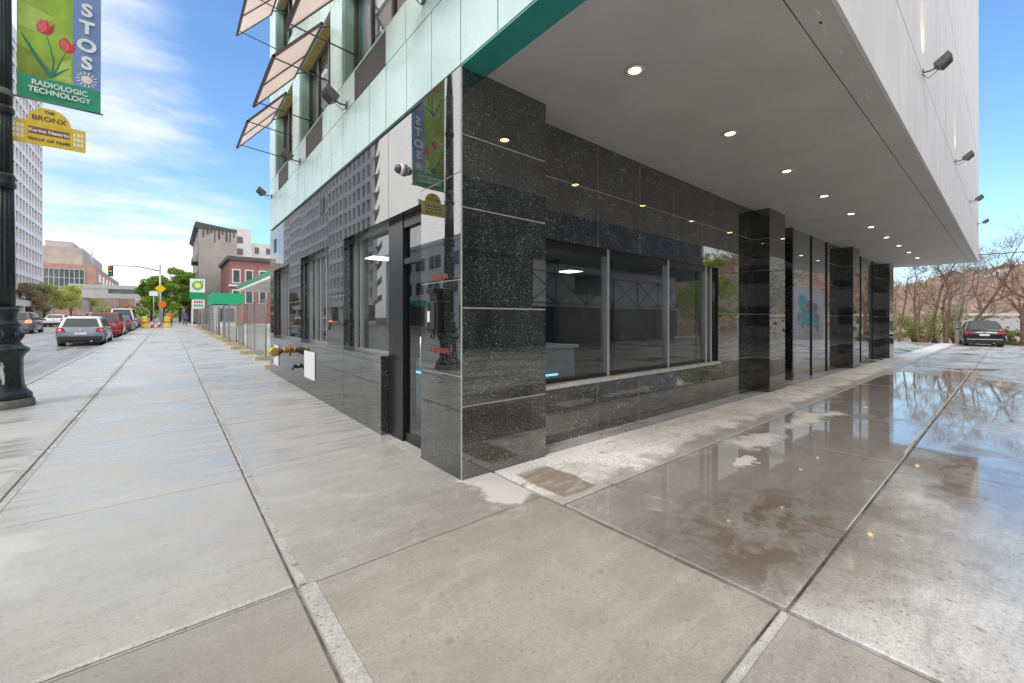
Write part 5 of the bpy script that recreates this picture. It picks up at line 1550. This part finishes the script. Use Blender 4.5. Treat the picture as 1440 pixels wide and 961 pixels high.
# orange digger standing in the far roadway
t = thing('excavator', (-8.0, 112, zs(112) - .15), 'orange excavator with a raised arm working beyond the parked cars', 'excavator')
b = MB()
for s in (-.8, .8): b.prism([(-1.6, .3), (-1.4, 0), (1.4, 0), (1.6, .3), (1.4, .7), (-1.4, .7)], 'y', s - .22, s + .22)
b.build('track', 'plastic_dark', t, org=(0, 0, 0))
b = MB(); b.box((-1.5, -1.0, .75), (1.3, 1.0, 1.6)); b.box((-1.5, -.9, 1.6), (-.4, .9, 2.1)); b.build('body', 'safety_orange', t, org=(0, 0, 0), bevel=.06)
b = MB(); b.prism([(-.35, 1.6), (.75, 1.6), (.6, 2.75), (-.3, 2.75)], 'y', -.9, .1); cb = b.build('cab', 'safety_orange', t, org=(0, 0, 0))
b = MB(); b.box((-.2, -.93, 1.85), (.55, .13, 2.6)); b.build('window', 'car_glass', cb, org=(0, 0, 0))
b = MB(); b.tube([(.6, .5, 1.6), (1.8, .5, 3.3), (3.2, .5, 2.6)], [.18, .16, .12], 6); b.tube([(3.2, .5, 2.6), (3.4, .5, 1.2)], .1, 6); b.build('arm', 'safety_orange', t, org=(0, 0, 0))


# ------------------------------------------------------------------ people (two small figures up the pavement)
def person(loc, rz, label, mats, stride):
    J = dict(pel=(0, 0, .95), ch=(0, .02, 1.30), nk=(0, .02, 1.47), hd=(0, .03, 1.58), ht=(0, .02, 1.73),
             ls=(-.19, .0, 1.40), le=(-.25, -.06, 1.13), lw=(-.24, .06, .90), lh=(-.23, .10, .82), rs=(.19, 0, 1.40), re=(.26, .04, 1.13), rw=(.25, .16, .92), rh=(.24, .2, .84),
             lp=(-.10, 0, .90), lk=(-.11, .10 * stride, .50), la=(-.11, -.05 * stride, .09), lt=(-.12, .13 - .05 * stride, .035),
             rp=(.10, 0, .90), rk=(.11, .02 - .02 * stride, .50), ra=(.11, -.22 * stride, .10), rt=(.12, -.05 * stride, .035))
    rad = dict(pel=.15, ch=.16, nk=.06, hd=.095, ht=.07, ls=.075, le=.055, lw=.042, lh=.045, rs=.075, re=.055, rw=.042, rh=.045, lp=.10, lk=.072, la=.05, lt=.04, rp=.10, rk=.072, ra=.05, rt=.04)
    E_ = [('pel', 'ch'), ('ch', 'nk'), ('nk', 'hd'), ('hd', 'ht'), ('ch', 'ls'), ('ls', 'le'), ('le', 'lw'), ('lw', 'lh'), ('ch', 'rs'), ('rs', 're'), ('re', 'rw'), ('rw', 'rh'),
          ('pel', 'lp'), ('lp', 'lk'), ('lk', 'la'), ('la', 'lt'), ('pel', 'rp'), ('rp', 'rk'), ('rk', 'ra'), ('ra', 'rt')]
    ks = list(J); me = bpy.data.meshes.new('tmp')
    me.from_pydata([J[k] for k in ks], [(ks.index(a), ks.index(c)) for a, c in E_], [])
    o = bpy.data.objects.new('tmp', me); COL.objects.link(o)
    sk = o.modifiers.new('skin', 'SKIN'); su = o.modifiers.new('sub', 'SUBSURF'); su.levels = 2
    for i, k in enumerate(ks):
        v = me.skin_vertices[0].data[i]; v.radius = (rad[k] * (1.0 if k not in ('ch', 'pel') else 1.05), rad[k] * (.72 if k in ('ch', 'pel') else 1)); v.use_root = k == 'pel'
    dg = bpy.context.evaluated_depsgraph_get()
    m2 = bpy.data.meshes.new_from_object(o.evaluated_get(dg)); bpy.data.objects.remove(o)
    m2.materials.clear()
    for q in mats: m2.materials.append(MATS[q])
    for p in m2.polygons:
        z = p.center.z; ax = abs(p.center.x)
        p.material_index = 0 if z > 1.46 or (ax > .19 and z < .93) else (1 if z > .92 else (3 if z < .10 else 2))
        p.use_smooth = True
    t = thing('person', loc, label, 'person', 'people on the pavement', rz)
    ob = bpy.data.objects.new('figure', m2); COL.objects.link(ob); ob.parent = t
    b = MB(); b.lathe([(.02, .125), (.07, .11), (.10, .06), (.105, .0), (.09, -.05)], c=(0, .0, 1.64), seg=14); b.build('hair', mats[4], t, org=(0, 0, 0))
    return t


person((1.55, 66, zs(66)), R(180), 'person in a purple top and dark trousers walking on the far pavement', ['skin', 'cloth_purple', 'cloth_blue', 'plastic_dark', 'hair_dark'], 1)
person((.12, 60, zs(60)), R(20), 'person in an orange work vest standing by the roadworks', ['skin', 'cloth_orange', 'cloth_blue', 'plastic_dark', 'safety_orange'], .3)


# ------------------------------------------------------------------ trees and shrubs
def leaf_cloud(b, centers, n, size, rng, squash=.8, mi=0):
    for (cx, cy, cz, rad) in centers:
        for _ in range(n):
            while True:
                p = Vector((rng.uniform(-1, 1), rng.uniform(-1, 1), rng.uniform(-1, 1)))
                if .25 < p.length < 1: break
            p = Vector((cx + p.x * rad, cy + p.y * rad, cz + p.z * rad * squash))
            s = size * rng.uniform(.6, 1.35)
            a = Vector((rng.gauss(0, 1), rng.gauss(0, 1), rng.gauss(0, 1))).normalized(); c = a.cross(Vector((rng.gauss(0, 1), rng.gauss(0, 1), rng.gauss(0, 1)))).normalized()
            b.face([p - a * s, p + c * s * .6, p + a * s, p - c * s * .6], mi)


def leafy_tree(name, loc, h, r, label, leaf, group, seed, size=.22, n=150, trunk=.18, cen=22, cat='tree'):
    rng = random.Random(seed)
    t = thing(name, loc, label, cat, group)
    b = MB(); b.tube([(0, 0, -.2), (.05, 0, h * .25), (0, .05, h * .5), (.05, 0, h * .85)], [trunk * 1.3, trunk, trunk * .7, trunk * .2], 8)
    cs = []
    for k in range(cen):
        a = rng.uniform(0, 2 * math.pi); zz = rng.uniform(.34, .97); rr_ = r * math.sqrt(rng.uniform(.02, 1)) * math.sin(math.pi * min(1, .12 + zz * .82)) ** .6
        c = (rr_ * math.cos(a), rr_ * math.sin(a), h * zz, r * rng.uniform(.22, .42)); cs.append(c)
        b.tube([(0, .02, h * max(.2, zz - .3)), (c[0] * .5, c[1] * .5, h * (zz - .1)), c[:3]], [trunk * .4, trunk * .22, trunk * .06], 5)
    b.build('trunk', 'bark_brown', t, org=(0, 0, 0))
    b = MB(); leaf_cloud(b, cs, n, size, rng); b.build('crown', leaf, t, org=(0, 0, 0), fix=False)
    return t


GTR = 'trees up the street'
for i, (x, y, h, r, l, leaf) in enumerate(((-.9, 92, 7.6, 2.4, 'bright green leafy tree behind the orange roadworks sign', 'leaf_spring'), (1.6, 100, 9.8, 2.7, 'taller bright green tree beside the white and green station sign', 'leaf_deep'),
                                           (-2.8, 112, 8.4, 2.2, 'leafy tree partly covering the right end of the white footbridge', 'leaf_deep'), (3.4, 118, 10.6, 2.4, 'green tree right beside the grey brown apartment block', 'leaf_spring'))):
    leafy_tree('street_tree', (x, y, zs(y)), h, r, l, leaf, GTR, 20 + i, size=.19, n=210, cen=34)
GTL = 'small trees on the far side of the road'
for i, (x, y, h, r, l) in enumerate(((-20.4, 131, 7.8, 3.2, 'small yellow green tree near the left yellow diamond sign'), (-20.2, 160, 8.6, 3.6, 'small yellow green tree behind the lime green sign'), (-18.8, 182, 8.6, 3.8, 'small pale tree in front of the glass walled brick building'),
                                     (-21.0, 122, 7.0, 2.4, 'sparse brownish tree beside the white tower'))):
    leafy_tree('small_tree', (x, y, zs(y)), h, r, l, 'leaf_yellow' if i < 3 else 'leaf_bud', GTL, 40 + i, size=.18, n=120, cen=30)
b = MB(); rng = random.Random(8)
leaf_cloud(b, [(-14 + k * 1.9, 158 + rng.uniform(-3, 3), 3.2, 2.6) for k in range(11)], 160, .35, rng)
tag(b.build('hedge', 'leaf_deep', fix=False, org=(-5, 158, 2)), 'dark green hedge in the shade under the white footbridge', 'hedge')


def limb(b, p, d, length, r, depth, rng, tips, up=.12, spread=.55, bend=.22):
    pts = [p.copy()]; rs = [r]; n = 5
    for i in range(n):
        d = (d + Vector((rng.gauss(0, bend), rng.gauss(0, bend), rng.gauss(0, bend) + up * .5)) * .45).normalized()
        p = p + d * (length / n); pts.append(p.copy()); rs.append(r * (1 - .55 * (i + 1) / n))
    b.tube(pts, [max(q, .006) for q in rs], 7 if r > .05 else (5 if r > .02 else 3), cap=False)
    tips.append(p)
    if depth <= 0: return
    for k in range(rng.choice((2, 3, 3))):
        i = rng.randint(2, n)
        a = Vector((rng.gauss(0, 1), rng.gauss(0, 1), rng.gauss(.25, .8))).normalized()
        nd = (d + a * spread * 1.5).normalized()
        limb(b, pts[i], nd, length * rng.uniform(.5, .8), rs[i] * rng.uniform(.5, .75), depth - 1, rng, tips, up, spread, bend)


def bare_tree(loc, path, r, label, seed, depth=5, bark='bark_brown', buds='leaf_bud', budn=3, ln=1.4):
    r *= .62; ln *= 1.1
    """trunk runs through explicit points (metres from the foot), limbs grow on by themselves"""
    rng = random.Random(seed)
    t = thing('bare_tree', loc, label, 'tree', 'bare trees at the edge of the lot')
    b = MB(); tips = []
    pts = [Vector(p) for p in path]; n = len(pts)
    rs = [r * (1 - .6 * i / (n - 1)) for i in range(n)]
    b.tube(pts, rs, 9, cap=False)
    for i in range(1, n):
        d = (pts[i] - pts[i - 1]).normalized()
        for k in range(2 if i < n - 1 else 3):
            a = Vector((rng.gauss(0, .8), rng.gauss(0, 1), rng.gauss(.5, .6))).normalized()
            if i == 1 and k: continue
            limb(b, pts[i], (d * .7 + a * .8).normalized(), ln * rng.uniform(.7, 1.15), rs[i] * .62, depth - 1, rng, tips)
    b.build('trunk', bark, t, org=(0, 0, 0))
    if budn:
        b = MB(); leaf_cloud(b, [(q.x, q.y, q.z, .35) for q in tips], budn, .03, rng, 1.0); b.build('crown', buds, t, org=(0, 0, 0), fix=False)
    return t


zE = zd(44)
bare_tree((45.5, 5.75, zE), [(0, 0, -.3), (.2, -.15, 1.6), (0, -.4, 3.2), (.2, -.5, 5)], .13, 'thin bare tree beside the last black pillar', 1, ln=1.05)
bare_tree((46, 4.55, zE), [(0, 0, -.3), (0, .25, 1.4), (.1, .35, 3.2), (0, .3, 4.6)], .15, 'bare tree with two stems forking low at the lot edge, left stem upright', 2, ln=1.1)
bare_tree((46.2, 4.4, zE), [(0, 0, -.3), (0, -.45, 1.3), (.2, -.75, 2.6), (0, -1.0, 4.2), (0, -1.7, 6)], .14, 'bare tree leaning right over the green bushes at the lot edge', 3, ln=1.1)
bare_tree((45.6, 3.1, zE), [(0, 0, -.3), (0, -.1, 1.8), (0, -.2, 3.2), (.2, 0, 4.6), (.1, .3, 5.4)], .2, 'dark bare tree just left of the black parked car', 4, ln=1.15)
bare_tree((45.8, 2.55, zE), [(0, 0, -.3), (0, 0, 1.6), (0, -.15, 3.0), (.1, -.4, 4.4), (0, -.4, 5.6)], .22, 'pale grey barked tree standing close behind the black parked car', 5, bark='bark_grey', ln=1.2)
bare_tree((46.4, 2.0, zE), [(0, 0, -.3), (0, -.3, 1.5), (0, -1.0, 2.9), (.2, -1.7, 4.4), (.2, -2.1, 5.6)], .19, 'bare tree leaning far out over the black parked car', 6, ln=1.5)
bare_tree((45.0, -.62, zE), [(0, 0, -.3), (0, .05, 2), (0, -.2, 3.6), (.1, -.6, 4.8)], .25, 'thick trunked bare tree right of the black parked car', 7, ln=1.4)
bare_tree((47.5, -2.2, zE), [(0, 0, -.3), (0, .3, 1.6), (0, 1.1, 3.0), (0, 2.0, 3.7), (0, 2.6, 4.6)], .17, 'bare tree at the right edge of the picture with long low boughs', 8, ln=1.6)
TB_ = [o for o in bpy.data.objects if o.name.startswith('bare_tree') and o.parent is None]
LBL = ['farther bare tree glimpsed left of the forked tree', 'farther slim bare tree between the forked trees', 'farther bare tree behind the bright green bush', 'farther bare tree behind the dark stem left of the black car', 'farther bare tree rising behind the roof of the black car', 'farther bare tree seen over the right rear corner of the black car', 'farther bare tree between the black car and the thick trunk', 'farther bare tree beyond the thick trunk at the picture edge', 'farthest bare tree above the whitish boundary wall', 'farthest bare tree in the gap right of the last black pillar']
rng = random.Random(123)
for i, (x, y) in enumerate(((55, 7.6), (58, 6.0), (54, 5.0), (57, 3.9), (60, 3.2), (56, .9), (58, -.6), (55, -2.6), (64, 1.6), (62, 8.6))):
    c = copy_tree(TB_[i % len(TB_)]); c.location = (x, y, -1.2); c.rotation_euler = (0, 0, rng.uniform(0, 6.28)); k_ = rng.uniform(.95, 1.25); c.scale = (k_, k_, k_ * 1.05); c['label'] = LBL[i]
rng = random.Random(77)
BL = ['green spring bush nearest the last black pillar', 'low green bush between the forked bare trees', 'large bright green bush under the leaning bare tree', 'green bush left of the black parked car', 'yellow green bush behind the right side of the black parked car', 'green bush at the foot of the thick trunk on the right', 'small budding bush behind the pale grey trunk']
for i, (x, y, h, r) in enumerate(((47.5, 6.6, 2.7, 1.3), (48.5, 5.2, 2.0, 1.1), (48.0, 3.9, 3.4, 1.5), (49, 2.9, 2.6, 1.1), (47.2, -.1, 1.4, .7), (46.5, -1.4, 2.4, 1.0), (50, 1.9, 2.2, 1.1))):
    t = thing('bush', (x, y, zE - .3), BL[i], 'bush', 'bushes at the edge of the lot')
    b = MB(); cs = []
    for k in range(16):
        a = rng.uniform(0, 6.28); q = rng.uniform(.1, 1); zz = rng.uniform(.12, .95)
        c = (r * q * math.cos(a), r * q * math.sin(a), h * zz, r * .33); cs.append(c)
        b.tube([(0, 0, 0), (c[0] * .4, c[1] * .4, c[2] * .6), c[:3]], [.03, .02, .006], 4, cap=False)
    b.build('stem', 'twig', t, org=(0, 0, 0))
    b = MB(); leaf_cloud(b, cs, 60, .075, rng, 1.0); b.build('foliage', 'leaf_bush', t, org=(0, 0, 0), fix=False)

# black car at the far end of the driveway
make_car('parked_car', 'crossover', 'paint_black', 'black hatchback parked at the far end of the wet driveway under bare trees', None, (42.2, 1.28, zd(41)), R(7))

# lot edge, retaining wall, wooded slope beyond
b = MB()
rng = random.Random(2)
pr_ = None
yy_ = [-16 + k * .5 for k in range(0, 84)]
lo_, hi_ = [], []
for y in yy_: lo_.append((44.0 + rng.uniform(-.25, .1), y)); hi_.append((49.5, y))
for k in range(len(yy_) - 1):
    b.face([(*lo_[k], zE + .004), (*hi_[k], zE - .25), (*hi_[k + 1], zE - .25), (*lo_[k + 1], zE + .004)])
struct(b.build('leaf_litter_strip', 'leaf_litter'))
t = thing('boundary_wall', (53, -3, zE - .6), 'long whitish low wall with a rail behind the black parked car', 'wall')
b = MB(); b.box((53, -14, -1.6), (53.4, 2.6, 1.55)); b.build('wall', 'mural_wall', t)
b = MB(); b.box((52.9, -14, 1.78), (53.1, 2.7, 2.0)); b.tube([(52.98, -14, 1.55), (52.98, -14, 1.9)], .05, 6)
for k in range(9): b.tube([(52.98, -13.6 + k * 2, 1.5), (52.98, -13.6 + k * 2, 1.9)], .05, 6)
b.build('rail', 'sign_white', t)
b = MB(); rng = random.Random(31)
for k in range(60):
    y = rng.uniform(-13, 2); z = rng.uniform(-.3, 1.3); s = rng.uniform(.08, .4)
    b.box((52.985, y, z), (52.998, y + s, z + s * rng.uniform(.4, 1.2)))
b.build('paint_patches', 'stone_plinth', t)

# hillside across the river
def hz(x, y):
    a = max(0., min(1., (x - 95) / 170)); a = a * a * (3 - 2 * a)
    crest = 12.5 + 21 * max(0., min(1., (34 - y) / 75)) - 4 * max(0., min(1., (y - 60) / 80)) + 3.0 * math.sin(x * .021 + y * .037) + 1.2 * math.sin(y * .11)
    return -3.0 + a * (crest + 3.0)
b = MB()
nx, ny_ = 26, 44
gx = [90 + k * 14 for k in range(nx)]; gy_ = [-320 + k * 18 for k in range(ny_)]
for i in range(nx - 1):
    for j in range(ny_ - 1):
        b.face([(x, y, hz(x, y)) for x, y in ((gx[i], gy_[j]), (gx[i + 1], gy_[j]), (gx[i + 1], gy_[j + 1]), (gx[i], gy_[j + 1]))], 0, True)
struct(b.build('hillside', 'hill_wood'))
b = MB(); rng = random.Random(12); bg_ = MB()
for k in range(5200):
    x = rng.uniform(105, 290); y = rng.uniform(-95, 120)
    z = hz(x, y); tgt = bg_ if (x < 135 and rng.random() < .6) or rng.random() < .06 else b
    s = rng.uniform(1.1, 2.6)
    for q in range(3):
        p = Vector((x + rng.gauss(0, 1.2), y + rng.gauss(0, 1.2), z + rng.uniform(.2, 3.2)))
        a = Vector((rng.gauss(0, .6), rng.gauss(0, 1), rng.gauss(0, 1))).normalized(); c = a.cross(Vector((rng.gauss(0, 1), rng.gauss(0, 1), rng.gauss(0, 1)))).normalized()
        tgt.face([p - a * s * .5, p + c * s * .28, p + a * s * .5, p - c * s * .28])
tag(b.build('bare_woods', 'hill_wood', fix=False), 'brownish pink bare woods covering the hillside beyond the lot', 'woods', kind='stuff')
tag(bg_.build('green_woods', 'hill_green', fix=False), 'yellow green thicket along the foot of the far hillside', 'woods', kind='stuff')
# a few houses in the woods
rng = random.Random(3)
HL = ['pale house high on the far hillside, leftmost of the visible ones', 'small beige house among the hillside trees left of the leaning tree', 'reddish brick house near the hill crest above the black car', 'white house on the hillside above the boundary wall', 'grey house at the right end of the hillside']
for i, (x, y, c, m) in enumerate(((235, 44, 6, 'stucco_white'), (225, 33, 5, 'stucco_grey'), (240, 14, 7, 'brick_pink'), (240, 1, 5, 'stucco_white'), (245, -10, 7, 'stucco_grey'))):
    z = hz(x, y); t = thing('hill_house', (x, y, z), HL[i], 'house', 'houses on the far hillside')
    z -= 2.6
    b = MB(); b.box((x - 3, y - c / 2, z - 2), (x + 3, y + c / 2, z + 5)); b.build('wall', m, t)
    b = MB(); b.prism([(y - c / 2 - .4, z + 5), (y + c / 2 + .4, z + 5), (y, z + 7.2)], 'x', x - 3.4, x + 3.4); b.build('roof', 'roof_dark', t)
    for k in range(3):
        b = MB(); b.box((x - 3.06, y - c / 2 + .6 + k * c / 3, z + 2.2), (x - 2.98, y - c / 2 + 1.5 + k * c / 3, z + 3.8)); b.build('window', 'pane_dark', t)
t = thing('overhead_cable', (50, 0, 6.6), 'black overhead cable crossing the sky above the bare trees on the right', 'cable')
b = MB(); b.tube([(50 - .0, 30, 8.6)] + [(50, 30 - k * 3, 8.6 - 2.0 * math.sin(math.pi * k / 20 * .9)) for k in range(1, 20)], .035, 5); b.build('strand', 'plastic_dark', t)
for y in (32, -29):
    t = thing('utility_pole', (50, y, -1), 'wooden pole carrying the overhead cable at the ' + ('far left' if y > 0 else 'far right') + ' of the lot', 'pole', 'poles carrying the cable')
    b = MB(); b.tube([(50, y, -1.5), (50, y, 9.4)], [.16, .11], 10); b.build('post', 'bark_brown', t)
    b = MB(); b.box((49.9, y - 1, 8.7), (50.1, y + 1, 8.85)); b.build('crossarm', 'bark_brown', t)

# ------------------------------------------------------------------ across the driveway, behind the viewer (mirrored in the glass and granite)
NB = thing('garage_building', (22, -14, 0), 'low dark garage building with a white band across the driveway, mirrored in the shop windows', 'building')
b = MB(); b.box((7, -22, -.5), (34, -11.5, 2.3)); b.build('lower_wall', 'roof_dark', NB)
b = MB(); b.box((16.5, -22, 2.3), (34.1, -11.4, 5.1)); b.build('upper_wall', 'stucco_white', NB)
b = MB(); b.box((6.9, -22, 2.3), (16.5, -11.45, 5.1)); b.build('dark_wall', 'roof_dark', NB)
b = MB(); b.prism([(4, 5.1), (38, 5.1), (38, 9.8), (24.2, 9.8), (24.0, 7.9), (20.2, 9.0), (19.0, 9.4), (4, 9.4)], 'y', -23, -11.1)
for k in range(46): b.box((6.6 + k * .6, -11.05, 5.35), (6.75 + k * .6, -10.98, 5.5))
b.build('roof', 'roof_dark', NB)
b = MB(); b.box((21, -11.39, 3.2), (24, -11.3, 4.6)); b.build('sign_board', 'street_green', NB)
b = MB()
for x in (9, 14, 19, 26, 31): b.box((x, -11.49, 0), (x + 3.4, -11.4, 2.2))
b.build('shutter', 'fixture_grey', NB)
b = MB()
for k in range(9):
    x = 7 + k * 3; b.tube([(x, -11.2, 2.5), (x + 3, -11.2, 4.4)], .04, 5); b.tube([(x, -11.2, 4.4), (x + 3, -11.2, 2.5)], .04, 5); b.tube([(x, -11.2, 2.4), (x, -11.2, 4.5)], .04, 5)
for z in (2.5, 4.4): b.tube([(7, -11.2, z), (34, -11.2, z)], .04, 5)
b.build('lattice', 'fixture_grey', NB)
MW = thing('mural_wall', (46, -5, zE), 'grey wall with a bright cyan spray painting beside the lot, mirrored in the far glass', 'wall')
b = MB(); b.box((40.5, -5.5, -.6), (52, -5.1, 4.4)); b.build('wall', 'mural_wall', MW)
rng = random.Random(15); b = MB()
for k in range(46):
    cx, cz, r_ = rng.uniform(44, 50), rng.uniform(.8, 3.4), rng.uniform(.2, .75)
    pts = [(cx + r_ * rng.uniform(.6, 1.2) * math.cos(a), cz + r_ * rng.uniform(.6, 1.2) * math.sin(a)) for a in [2 * math.pi * i / 9 for i in range(9)]]
    b.prism(pts, 'y', -5.1 + .002 * (k % 9) + .001, -5.09 + .002 * (k % 9), k % 4 == 0)
b.build('spray_painting', ['mural_cyan', 'mural_magenta'], MW)
for i, (x, y, h, r, leaf, l) in enumerate(((56, -13, 11, 4.2, 'blossom', 'tree in white blossom behind the painted wall'), (66, -12, 12, 4.5, 'blossom', 'second tree in white blossom farther along the painted wall'), (44, -14, 9, 3.2, 'leaf_spring', 'green tree behind the painted wall'), (78, -6, 11, 4, 'leaf_bud', 'budding tree beyond the end of the painted wall'))):
    leafy_tree('yard_tree', (x, y, -.8), h, r, l, leaf, 'trees beside the lot', 60 + i, size=.16, n=110)
